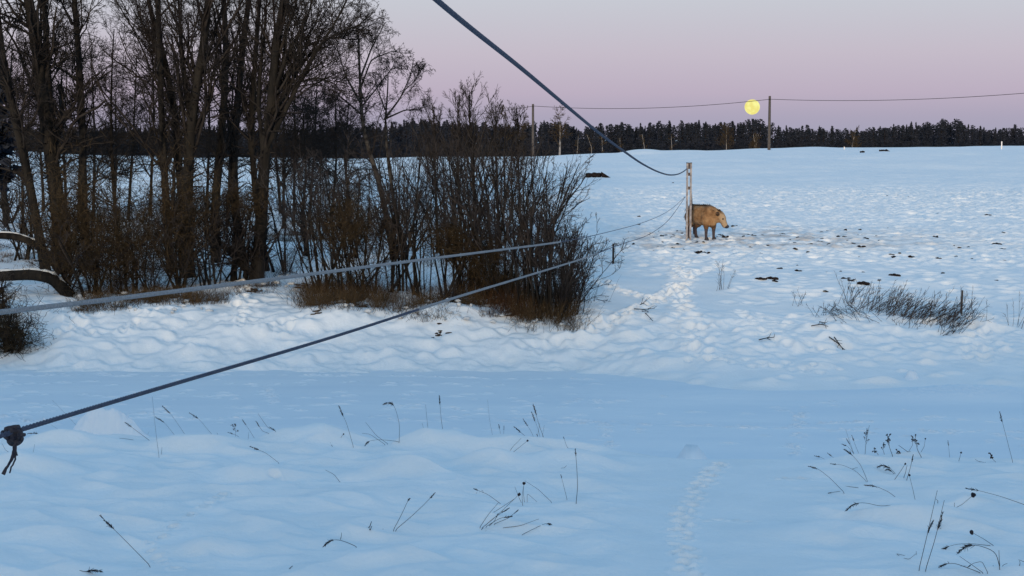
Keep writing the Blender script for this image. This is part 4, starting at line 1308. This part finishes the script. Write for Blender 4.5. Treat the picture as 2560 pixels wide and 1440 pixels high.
a_, r_ = grow(rg, P0, np.stack([rg.normal(.4, .4, N), rg.normal(.2, .4, N), np.full(N, .5)], 1), rg.uniform(.05, .1, N), np.full(N, .007), 4, .2, -.3, .4)
g.tubes(a_, r_, 3)
g.build("forelock", M_EAR, cowE)
cowE.rotation_euler = (0, 0, RAD(-61))
cowE.scale = (1.03, 1.03, 1.03)

# ---------------------------------------------------------------- grass stalks on the snow
def to3(path, base):
    d0 = base
    pts = [base]
    for (px, py) in path[1:]:
        pts.append(at(px, py, base[1]))
    return np.array(pts)

def seed_head(g, P, rg, kind):
    """dark plume along the given line"""
    K = len(P)
    Ln = np.linalg.norm(np.diff(P, axis=0), axis=1).sum()
    n_ = int(60 if kind != "c" else 16)
    t = rg.uniform(0, 1, n_) * (K - 1)
    i = np.minimum(t.astype(int), K - 2)
    w = (t - i)[:, None]
    c = P[i] * (1 - w) + P[i + 1] * w
    T = P[i + 1] - P[i]
    T /= np.linalg.norm(T, axis=1, keepdims=True) + 1e-9
    D = T * 1.0 + rg.normal(0, .38, T.shape)
    q = t / (K - 1)
    L = Ln * (.22 if kind == "s" else .3) * (1.15 - .7 * q) * rg.uniform(.6, 1.2, n_)
    a_, r_ = grow(rg, c, D, L, np.full(n_, max(.0036, Ln * .018)), 3, .1, -.12 if kind == "d" else 0, .3)
    g.tubes(a_, r_, 3)

STALK_N = [0]
def stalks(label, items, name="grass_stalk", cat="dry grass", group="dry grass stalks on the snowy near bank", r=.0032, mat_=None, wob=.0):
    """items: list of (pixel path, head kind or '', head length in px)"""
    STALK_N[0] += 1
    rg = np.random.default_rng(1000 + STALK_N[0])
    b0 = None
    stems, heads = [], []
    for path, kind, hl in items:
        gs, gh = Geo(), Geo()
        stems.append(gs)
        bx, by = path[0]
        b = ground(bx, min(by, 1439)) if by <= 1440 else at(bx, by, ground(bx, 1439)[1])
        if by > 1440:
            b[2] = gz(b[0], b[1])
        if b0 is None:
            b0 = b
            e = empty(name, b0, label, cat, group)
        P = to3(path, b)
        if len(P) == 2:
            mid = (P[0] + P[1]) / 2 + np.array([rg.normal(0, .012), 0, .008])
            P = np.array([P[0], mid, P[1]])
        P[:, 1] += np.linspace(0, 1, len(P)) * rg.normal(0, .12)
        P = resample(P, 16)
        P[0, 2] -= .03
        rad = np.linspace(r, r * .6, 16) * .92
        gs.tubes(P, rad, 5)
        s = b[1] / FPX
        if kind in ("s", "d"):
            Ln = hl * s
            acc = np.concatenate([[0], np.cumsum(np.linalg.norm(np.diff(P[::-1], axis=0), axis=1))])
            k = max(2, int(np.searchsorted(acc, Ln)) + 1)
            seed_head(gh, P[::-1][:k][::-1], rg, kind)
        elif kind == "b":      # small round dark head
            gh.ball(P[-1], (hl * s * .5,) * 3, STALK_N[0], 8, 6, .15)
        elif kind == "u":      # umbel or branched seed stand
            lv = [(7, .4, .98, 25, 55, 1.0, .7, .003, 4, .08, .05), (3, .4, 1, 20, 50, .5, .8, .0025, 3, .1, .05)]
            ends, _, _ = twigs(gs, rg, P[None], rad[None], np.array([hl * s]), lv)
            for q in range(len(ends)):
                gh.ball(ends[q, -1], (.009, .009, .009), q, 6, 5, .1)
        if gh.n:
            heads.append(gh)
    for gs in stems:
        gs.build("stem", mat_ or M_STALK, e, b0)
    for gh in heads:
        gh.build("seed_head", M_HEAD, e, b0)
    return e

S = stalks
S("long straight stalk leaning left at the lower left corner, dark plume at its tip", [([(380, 1440), (300, 1345), (243, 1296)], "s", 50)], r=.0036)
S("tall faint stalk rising over the ice right of the snow heap", [([(398, 1143), (388, 1070), (380, 992)], "", 0)], r=.0024)
S("stalk with plume leaning left, tallest of the trio near the lowest cable", [([(469, 1096), (430, 1035), (410, 1013)], "s", 22)])
S("stalk with plume leaning left, shorter one left of the trio's tallest", [([(443, 1096), (410, 1055), (389, 1043)], "s", 24)])
S("stalk with plume leaning left, rightmost of the trio near the lowest cable", [([(543, 1103), (500, 1048), (476, 1030)], "s", 22)])
S("long low stalk leaning left beside the snow heap on the ice", [([(377, 1108), (330, 1073), (307, 1060)], "s", 20)])
S("short dark plume lying flat left of the snow heap", [([(112, 1090), (95, 1082), (74, 1081)], "s", 26)])
S("pair of faint crossed stalks in front of the snow heap", [([(222, 1096), (170, 1040), (132, 999)], "", 0), ([(243, 1094), (228, 1073), (215, 1058)], "s", 10), ([(167, 1094), (150, 1078), (125, 1064)], "", 0)], r=.0024)
S("single short thin stalk below the knotted cord", [([(75, 1176), (79, 1140), (82, 1114)], "", 0)], r=.0024)
S("bent twig at the right foot of the snow heap", [([(337, 1107), (305, 1092), (285, 1093)], "", 0), ([(370, 1100), (367, 1090), (371, 1080)], "c", 0)], r=.0026)
S("tiny upright stalk below the tall faint stalk", [([(403, 1138), (406, 1125), (408, 1115)], "", 0)], r=.0028)
S("forked dry twig with side shoots on the bank edge below the trio", [([(588, 1100), (590, 1080), (587, 1058)], "u", 14), ([(608, 1100), (590, 1088), (569, 1081)], "s", 12), ([(552, 1100), (548, 1090), (543, 1081)], "", 0)], name="dry_weed", cat="dry weed")
S("pair of leaning stalks above the forked twig's right side", [([(640, 1103), (622, 1075), (604, 1051)], "s", 14), ([(620, 1101), (621, 1090), (621, 1081)], "", 0)])
S("arched plume cut by the photo's bottom edge at the lower left", [([(196, 1447), (215, 1428), (235, 1422), (257, 1423)], "d", 45)])
S("small dark plume at the bottom edge left of centre", [([(512, 1446), (502, 1438), (492, 1432)], "s", 16)])
S("tuft of short twigs poking from a mound on the left", [([(408, 1164), (412, 1160), (416, 1157)], "", 0), ([(405, 1163), (404, 1160), (402, 1157)], "", 0)])
S("thin stalk at the photo's left edge under the knotted cord", [([(24, 1146), (10, 1128), (-3, 1112)], "", 0), ([(16, 1152), (6, 1148), (0, 1142)], "", 0), ([(18, 1162), (8, 1158), (-2, 1154)], "", 0)], r=.0025)
S("pair of stalks leaning left with plumes, left of the small umbel", [([(675, 1110), (655, 1080), (637, 1056)], "s", 16), ([(692, 1110), (672, 1065), (652, 1027)], "", 0)])
S("low stalk with a drooping plume beside the small umbel", [([(720, 1105), (700, 1082), (675, 1065)], "s", 18)])
S("small umbel of dark seeds on the bank edge", [([(728, 1103), (718, 1088), (708, 1073)], "u", 14)], name="dry_weed", cat="dry weed")
S("short stalk with hooked tip on the bank edge", [([(775, 1102), (776, 1085), (775, 1070), (768, 1078)], "", 0), ([(775, 1086), (780, 1075), (780, 1080)], "", 0)], r=.003)
S("short upright stalk with dark knot right of the hooked one", [([(798, 1103), (801, 1086), (806, 1070)], "s", 22)])
S("broken V-shaped twig on the bank edge", [([(832, 1125), (826, 1115), (820, 1108)], "", 0), ([(835, 1118), (846, 1102), (858, 1087)], "b", 4)], r=.0035)
S("tall stalk with thick dark plume leaning left, middle of the bank edge", [([(884, 1125), (868, 1060), (848, 1013)], "s", 24)])
S("tall stalk curling over to the left like a shepherd's crook", [([(998, 1122), (1000, 1060), (988, 1010), (973, 998), (962, 1004)], "d", 26)])
S("stem arched flat to the ground below the curling stalk", [([(1002, 1122), (975, 1100), (945, 1097), (920, 1100), (913, 1112)], "d", 18), ([(972, 1123), (940, 1090), (913, 1058)], "", 0), ([(965, 1120), (925, 1085), (905, 1083)], "", 0)])
S("pair of thin stalks on a mound right of the curling stalk", [([(1070, 1113), (1060, 1080), (1055, 1058)], "", 0), ([(1071, 1113), (1068, 1060), (1063, 1013)], "", 0)], r=.0025)
S("tallest straight stalk with upright dark plume at mid photo", [([(1108, 1113), (1103, 1050), (1098, 990)], "s", 24)])
S("tall faint stalk left of the plumed bunch", [([(1235, 1108), (1224, 1050), (1219, 997)], "", 0)], r=.0025)
S("short pair of stalks, one with a dark tip, left of the plumed bunch", [([(1256, 1117), (1252, 1085), (1247, 1055)], "s", 14), ([(1257, 1116), (1259, 1090), (1260, 1067)], "s", 8)])
S("low stalk with drooped head left of the small umbel", [([(700, 1162), (665, 1130), (628, 1113)], "s", 18)], r=.0028)
S("bare bent blade lying on the middle snow", [([(853, 1211), (835, 1186), (813, 1175)], "", 0)], r=.0034)
S("short nodding plume on a mound at mid photo", [([(1027, 1215), (1048, 1218), (1058, 1227)], "d", 14)])
S("V-shaped pair of stalks, the longer leaning far right", [([(982, 1337), (1004, 1285), (1024, 1240), (1028, 1236)], "s", 16), ([(985, 1337), (1030, 1290), (1060, 1262), (1088, 1232)], "s", 14)], r=.0036)
S("short cut stub pair left of the V-shaped stalks", [([(922, 1337), (927, 1322), (932, 1308)], "", 0), ([(920, 1335), (924, 1318), (929, 1303)], "", 0), ([(957, 1334), (958, 1330)], "", 0)], r=.006)
S("arched stem with drooping plume below the cut stubs", [([(895, 1382), (875, 1358), (850, 1348), (828, 1347), (810, 1363)], "d", 26), ([(851, 1350), (851, 1338)], "", 0)], r=.0036)
S("cluster of plumes cut by the bottom edge left of mid photo", [([(713, 1446), (716, 1430), (728, 1421)], "s", 10), ([(715, 1448), (728, 1440), (740, 1436)], "s", 16)])
S("thick drooping plume at the bottom edge left of mid photo", [([(778, 1447), (775, 1435), (762, 1428)], "d", 16)], r=.004)
S("long blade arching down to a plume at the bottom edge, below the lower tuft", [([(1175, 1382), (1200, 1386), (1240, 1410), (1275, 1444)], "s", 26)], r=.003)
S("bunch of tall plumed stalks leaning left at the bank edge", [([(1360, 1122), (1348, 1065), (1333, 1012)], "s", 26), ([(1357, 1121), (1345, 1070), (1329, 1026)], "s", 24), ([(1343, 1123), (1315, 1092), (1285, 1066)], "s", 20), ([(1345, 1120), (1328, 1080), (1308, 1050)], "s", 20),
   ([(1358, 1120), (1356, 1085), (1360, 1057)], "", 0), ([(1357, 1117), (1345, 1090), (1341, 1083)], "s", 8), ([(1335, 1120), (1345, 1085), (1350, 1060)], "", 0)], name="grass_tuft", cat="grass tuft")
S("low stalks leaning right in front of the plumed bunch", [([(1260, 1145), (1280, 1120), (1303, 1097)], "", 0), ([(1272, 1142), (1295, 1122), (1319, 1103)], "b", 5), ([(1318, 1127), (1308, 1112), (1300, 1098)], "", 0)], name="grass_tuft", cat="grass tuft")
S("pair of low arched stalks left of the lone tall stem", [([(1430, 1152), (1418, 1122), (1410, 1100)], "s", 6), ([(1430, 1152), (1415, 1135), (1402, 1129)], "s", 6), ([(1423, 1152), (1405, 1136), (1390, 1137), (1386, 1144)], "d", 8)], r=.0028)
S("lone tall stem standing in smooth snow", [([(1440, 1275), (1444, 1215), (1441, 1160), (1437, 1117)], "s", 12), ([(1441, 1270), (1440, 1262)], "b", 6)], r=.004)
S("bent thin stalk just left of the lone tall stem", [([(1418, 1258), (1408, 1210), (1402, 1187)], "s", 8), ([(1401, 1184), (1410, 1170), (1417, 1164)], "", 0), ([(1409, 1210), (1402, 1228)], "", 0)], r=.0026)
S("long stalk bent flat to the left with a plume, above the slanting tuft", [([(1272, 1230), (1225, 1224), (1180, 1230)], "s", 34), ([(1263, 1262), (1220, 1245), (1182, 1238)], "s", 12), ([(1268, 1226), (1240, 1230), (1210, 1237)], "", 0)], r=.0032)
S("slanting tuft of many stalks leaning right with drooping plumes", [([(1200, 1338), (1240, 1290), (1298, 1233)], "b", 8), ([(1198, 1336), (1220, 1290), (1246, 1262)], "", 0), ([(1204, 1336), (1235, 1295), (1273, 1271)], "s", 22), ([(1212, 1334), (1250, 1290), (1280, 1281)], "s", 24),
   ([(1232, 1331), (1270, 1295), (1296, 1273)], "s", 12), ([(1222, 1332), (1236, 1305), (1245, 1288)], "s", 10), ([(1195, 1315), (1230, 1280), (1285, 1240)], "", 0), ([(1228, 1330), (1250, 1310), (1272, 1310), (1282, 1317)], "d", 18), ([(1214, 1342), (1213, 1333)], "", 0)], name="grass_tuft", cat="grass tuft", r=.0034)
S("upright pair of stems joined at the top, above the slanting tuft", [([(1307, 1280), (1305, 1240), (1310, 1207)], "b", 8), ([(1312, 1262), (1308, 1230), (1310, 1208)], "", 0), ([(1382, 1270), (1345, 1225), (1312, 1207)], "", 0), ([(1318, 1255), (1318, 1232), (1343, 1253)], "", 0), ([(1305, 1265), (1295, 1240), (1287, 1220)], "", 0)], r=.0028)
S("stalk leaning right with a dark plume, right of the slanting tuft", [([(1320, 1278), (1350, 1286), (1386, 1293)], "s", 18)], r=.003)
S("long fine blade stretching right above the hanging seed heads", [([(1252, 1335), (1300, 1315), (1348, 1298)], "", 0)], r=.003)
S("arched stem with bowed plume above the hanging seed heads", [([(1300, 1343), (1340, 1325), (1365, 1319), (1381, 1328)], "d", 18)], r=.003)
S("cluster of hanging dark seed heads right of the slanting tuft", [([(1304, 1346), (1316, 1348), (1322, 1360), (1322, 1372)], "d", 20), ([(1345, 1348), (1349, 1365), (1350, 1392)], "d", 26), ([(1340, 1350), (1355, 1355), (1366, 1363)], "s", 14), ([(1318, 1372), (1328, 1372), (1331, 1384)], "d", 10)], r=.003)
S("blade lying to the right with a plume, below the slanting tuft", [([(1215, 1352), (1250, 1349), (1285, 1356), (1302, 1366)], "s", 14)], r=.003)
# right-hand side
S("tall lone stalk with slim plume at the photo's right edge", [([(2533, 1166), (2516, 1090), (2501, 1031)], "s", 24)])
S("pair of short stalks with dark tips right of the seed stands", [([(2375, 1151), (2373, 1125), (2371, 1102)], "s", 12), ([(2397, 1153), (2393, 1138), (2389, 1122)], "b", 5)])
S("leftmost branched seed stand with a crowded dark umbel", [([(2162, 1144), (2167, 1105), (2177, 1066)], "u", 18)], name="dry_weed", cat="dry weed", r=.005)
S("middle branched seed stand, thickest and darkest", [([(2232, 1156), (2226, 1120), (2223, 1089)], "u", 20), ([(2240, 1156), (2246, 1145), (2250, 1132)], "u", 12), ([(2196, 1138), (2188, 1128), (2180, 1118)], "u", 10), ([(2212, 1140), (2208, 1125), (2209, 1110)], "u", 10)], name="dry_weed", cat="dry weed", r=.0045)
S("rightmost branched seed stand with wide curved arms", [([(2304, 1160), (2294, 1125), (2289, 1090)], "u", 18), ([(2278, 1153), (2270, 1130), (2245, 1112)], "", 0), ([(2271, 1130), (2280, 1110), (2276, 1100)], "b", 3), ([(2300, 1135), (2312, 1118), (2316, 1099)], "b", 4)], name="dry_weed", cat="dry weed", r=.0045)
S("bunch of slender stalks leaning left of the seed stands", [([(2137, 1142), (2124, 1105), (2113, 1073)], "", 0), ([(2137, 1142), (2125, 1112), (2118, 1098)], "s", 14), ([(2150, 1142), (2138, 1112), (2130, 1089)], "s", 12), ([(2140, 1141), (2118, 1115), (2102, 1108)], "s", 12)], name="grass_tuft", cat="grass tuft")
S("long stalk with dark plume crossing in front of the seed stands' left", [([(2170, 1205), (2150, 1160), (2125, 1132), (2105, 1119)], "s", 26)])
S("bent faint stalk with broken tip on the right bank", [([(2169, 1206), (2140, 1178), (2110, 1166), (2082, 1165)], "s", 10), ([(2130, 1175), (2140, 1165)], "", 0), ([(2125, 1174), (2100, 1180), (2098, 1188)], "", 0)], r=.0028)
S("loose pair of dark plumes hovering low left of the seed stands", [([(2098, 1150), (2085, 1146), (2073, 1137)], "s", 14), ([(2065, 1151), (2055, 1146), (2041, 1145)], "s", 16)])
S("long stalk leaning left with plume at the left of the right-hand group", [([(2113, 1244), (2075, 1195), (2045, 1172), (2023, 1168)], "s", 20), ([(2103, 1238), (2080, 1228), (2066, 1228)], "s", 10), ([(2150, 1222), (2115, 1216), (2085, 1216)], "s", 8)])
S("group of drooping dark plumes below the middle seed stand", [([(2240, 1183), (2225, 1170), (2210, 1165), (2199, 1172)], "d", 34), ([(2236, 1182), (2222, 1172), (2212, 1174)], "d", 22)])
S("two short sticks leaning right below the rightmost seed stand", [([(2235, 1205), (2250, 1180), (2263, 1159)], "b", 5), ([(2266, 1211), (2278, 1175), (2289, 1142)], "s", 16), ([(2259, 1202), (2262, 1180), (2264, 1160)], "", 0)], r=.004)
S("long bent stalk with plume in the middle of the right-hand group", [([(2260, 1266), (2220, 1228), (2185, 1212), (2157, 1209)], "s", 26)], r=.0034)
S("arched stalk with heavy drooping plume, low in the right-hand group", [([(2249, 1301), (2200, 1265), (2165, 1255), (2135, 1254), (2112, 1272)], "d", 36)], r=.0034)
S("short upright stem with a dark tip near the arched plume", [([(2292, 1264), (2284, 1225), (2277, 1191)], "b", 6)])
S("tiny nodding seed heads beside the short upright stem", [([(2299, 1240), (2310, 1230), (2317, 1226), (2319, 1230)], "d", 8), ([(2343, 1240), (2345, 1232), (2344, 1226)], "s", 9), ([(2306, 1283), (2304, 1272), (2304, 1262)], "s", 8)])
S("two tall parallel stems with heavy plumes rising from the bottom edge", [([(2296, 1448), (2325, 1335), (2354, 1235)], "", 0), ([(2312, 1447), (2340, 1350), (2365, 1254)], "", 0), ([(2321, 1345), (2322, 1320), (2331, 1300)], "s", 48), ([(2344, 1330), (2352, 1305), (2359, 1284)], "s", 50), ([(2344, 1275), (2340, 1248)], "", 0)], name="grass_tuft", cat="grass tuft", r=.004)
S("leaning stem with a round dark head right of the parallel stems", [([(2377, 1290), (2398, 1256), (2419, 1227)], "b", 12), ([(2390, 1290), (2393, 1262)], "", 0)], r=.0034)
S("long stalk coming in from the photo's right edge with a plume", [([(2572, 1280), (2510, 1245), (2455, 1232), (2425, 1229)], "s", 32)], r=.0034)
S("large arched stem with a heavy drooping plume at lower right", [([(2500, 1435), (2490, 1380), (2455, 1365), (2425, 1360), (2405, 1368), (2394, 1381)], "d", 44), ([(2499, 1430), (2493, 1395), (2487, 1367)], "", 0)], r=.0042)
S("thin arched stem with a slanting plume left of the heavy drooping one", [([(2485, 1376), (2430, 1358), (2390, 1358), (2365, 1364), (2333, 1380)], "d", 38)], r=.003)
S("leaning stem with a dark clumped head above the heavy drooping plume", [([(2486, 1376), (2468, 1355), (2446, 1345)], "b", 11)], r=.0036)
S("zigzag broken blades near the bottom edge left of the parallel stems", [([(2250, 1408), (2240, 1385), (2280, 1395)], "", 0), ([(2256, 1414), (2270, 1395), (2284, 1378)], "", 0), ([(2290, 1404), (2291, 1390), (2290, 1377)], "", 0), ([(2284, 1412), (2284, 1402), (2276, 1398)], "b", 5)], r=.0028)
S("arched stem with a hanging frayed head at the bottom edge", [([(2456, 1446), (2420, 1422), (2394, 1414), (2372, 1418), (2360, 1430)], "d", 24), ([(2420, 1423), (2400, 1416), (2388, 1430)], "d", 12)], r=.004)
S("bent crossing blades at the lower right beside the frayed head", [([(2470, 1446), (2452, 1400), (2425, 1403), (2410, 1410)], "s", 8), ([(2460, 1440), (2430, 1412), (2398, 1390)], "", 0)], r=.0034)
S("plume leaning in from the photo's right edge near the bottom", [([(2575, 1395), (2552, 1398), (2531, 1408)], "s", 26), ([(2548, 1446), (2552, 1405)], "", 0), ([(2570, 1446), (2553, 1405)], "", 0)], r=.0036)
S("small clustered plumes at the photo's right edge", [([(2572, 1222), (2558, 1218), (2545, 1214)], "s", 12), ([(2572, 1236), (2552, 1232), (2537, 1233)], "s", 14), ([(2552, 1250), (2556, 1242), (2562, 1240)], "", 0)])
S("little triangle of bent blades right of the heavy drooping plume", [([(2475, 1426), (2482, 1412), (2490, 1425)], "s", 8), ([(2478, 1422), (2486, 1420)], "", 0), ([(2500, 1420), (2512, 1413), (2522, 1412)], "", 0)], r=.0034)
S("tiny seed stand on the snow left of the tall lone stalk", [([(2490, 1166), (2487, 1152), (2485, 1140)], "u", 9)], name="dry_weed", cat="dry weed", r=.0028)
S("tiny bent twig left of the tiny seed stand", [([(2452, 1158), (2446, 1154), (2442, 1151)], "", 0), ([(2449, 1157), (2453, 1150)], "b", 3)], r=.003)

# weeds on the far bank
def far_weeds(label, px, py, n0, h, lean, seed, spread=.25, r=.006, flat=0.0, name="grass_tuft", bush=True):
    n_ = int(n0 * 1.5) if n0 > 12 else n0
    rg = np.random.default_rng(seed)
    b = ground(px, py)
    s = b[1] / FPX
    e = empty(name, b, label, "grass tuft", "dry weeds on the far bank")
    P = b + np.stack([rg.normal(0, spread, n_), rg.normal(0, spread * .8, n_), np.zeros(n_)], 1)
    P[:, 2] = [gz(a, c) - .03 for a, c in P[:, :2]]
    D = np.stack([rg.normal(lean, .3, n_), rg.normal(0, .3, n_), np.full(n_, 1.0 - flat)], 1)
    a_, r_ = grow(rg, P, D, rg.uniform(.45, 1.1, n_) * h * s, np.full(n_, r), 6, .05, -.03, .6)
    g = Geo(); g.tubes(a_, r_, 3)
    g.build("stem", M_STALK, e, b)
    if bush:
        g = Geo()
        twigs(g, rg, a_, r_, np.full(n_, .2), [(3, .55, 1, 15, 50, 1, .7, r * .7, 3, .1, 0)])
        g.build("seed_head", M_HEAD, e, b)
FW = [(2140, 805, 26, 60, -.5, "low sprawling weeds at the left tip of the dry clump", .5), (2180, 775, 34, 75, .5, "leaning weeds in the left part of the dry clump", .3), (2225, 790, 36, 85, .55, "tall weeds in the middle of the dry clump", .25), (2270, 795, 36, 85, .6, "tall weeds right of the dry clump's middle", .25),
      (2320, 805, 44, 70, .6, "dense reddish weeds left of the grey fence stake", .45), (2365, 820, 44, 65, .5, "dense weeds below the grey fence stake", .4), (2370, 845, 16, 45, .4, "straggling stems at the lower end of the dry clump", .4), (2125, 760, 14, 80, .25, "thin upright weeds above the dry clump's left tip", .1),
      (2410, 800, 16, 70, .3, "thin weeds right of the grey fence stake", .1), (2060, 795, 12, 40, .2, "small tuft left of the dry clump", .2), (2540, 820, 9, 90, .05, "sparse upright weed at the photo's right edge", 0), (2270, 830, 8, 30, .3, "few broken stems below the dry clump's middle", .4),
      (1990, 765, 6, 45, .1, "few wispy stems left of the small tuft", .1), (1805, 725, 9, 75, .12, "wispy upright weeds on the slope below the cow", 0)]
for k, (px, py, n_, h, ln, lab, fl) in enumerate(FW):
    far_weeds(lab, px, py, n_, h, ln, 600 + k, .35 if k < 6 else .18, .0065 if k < 8 else .0055, fl)
# fallen twigs lying on the snow
def twig_on_snow(label, paths, seed, r=.01):
    rg = np.random.default_rng(seed)
    b = ground(*paths[0][0])
    e = empty("fallen_branch", b, label, "branch", "fallen branches on the far bank")
    g = Geo()
    for p in paths:
        A = np.array([ground(*q) + [0, 0, .05] for q in p])
        A = resample(A, 10)
        g.tubes(A, np.linspace(r, r * .5, 10), 5, True)
        twigs(g, rg, A[None], np.full((1, 10), r), np.array([.3]), [(5, .2, 1, 25, 60, 1, .6, .005, 3, .1, .0)])
    g.build("stem", M_DARKWOOD, e, b)
twig_on_snow("dark fallen branch on the snow left of the deep trail", [[(1585, 789), (1610, 786), (1636, 780)], [(1605, 790), (1615, 800), (1632, 815)]], 1, .014)
twig_on_snow("short dark branch at the snowdrift's lip", [[(1596, 764), (1606, 766), (1618, 762)]], 2, .016)
twig_on_snow("dark twigs on the snow hump below the dry clump", [[(2028, 837), (2052, 836), (2070, 839)], [(2048, 832), (2064, 836)]], 3, .014)
twig_on_snow("dark twigs on the lower snow hump below the dry clump", [[(2072, 864), (2090, 870), (2112, 878)], [(2085, 866), (2108, 874)]], 4, .016)
twig_on_snow("broken twigs beside the thicket's right end", [[(1478, 748), (1500, 742), (1522, 745)], [(1490, 755), (1512, 758), (1520, 750)]], 5, .01)
twig_on_snow("dark twig near the far bank's foot at right", [[(1897, 862), (1915, 860), (1935, 857)]], 6, .016)
twig_on_snow("trampled twigs round the hooked fence stake", [[(1513, 658), (1530, 664), (1550, 655)], [(1525, 660), (1545, 665), (1562, 653)]], 7, .012)
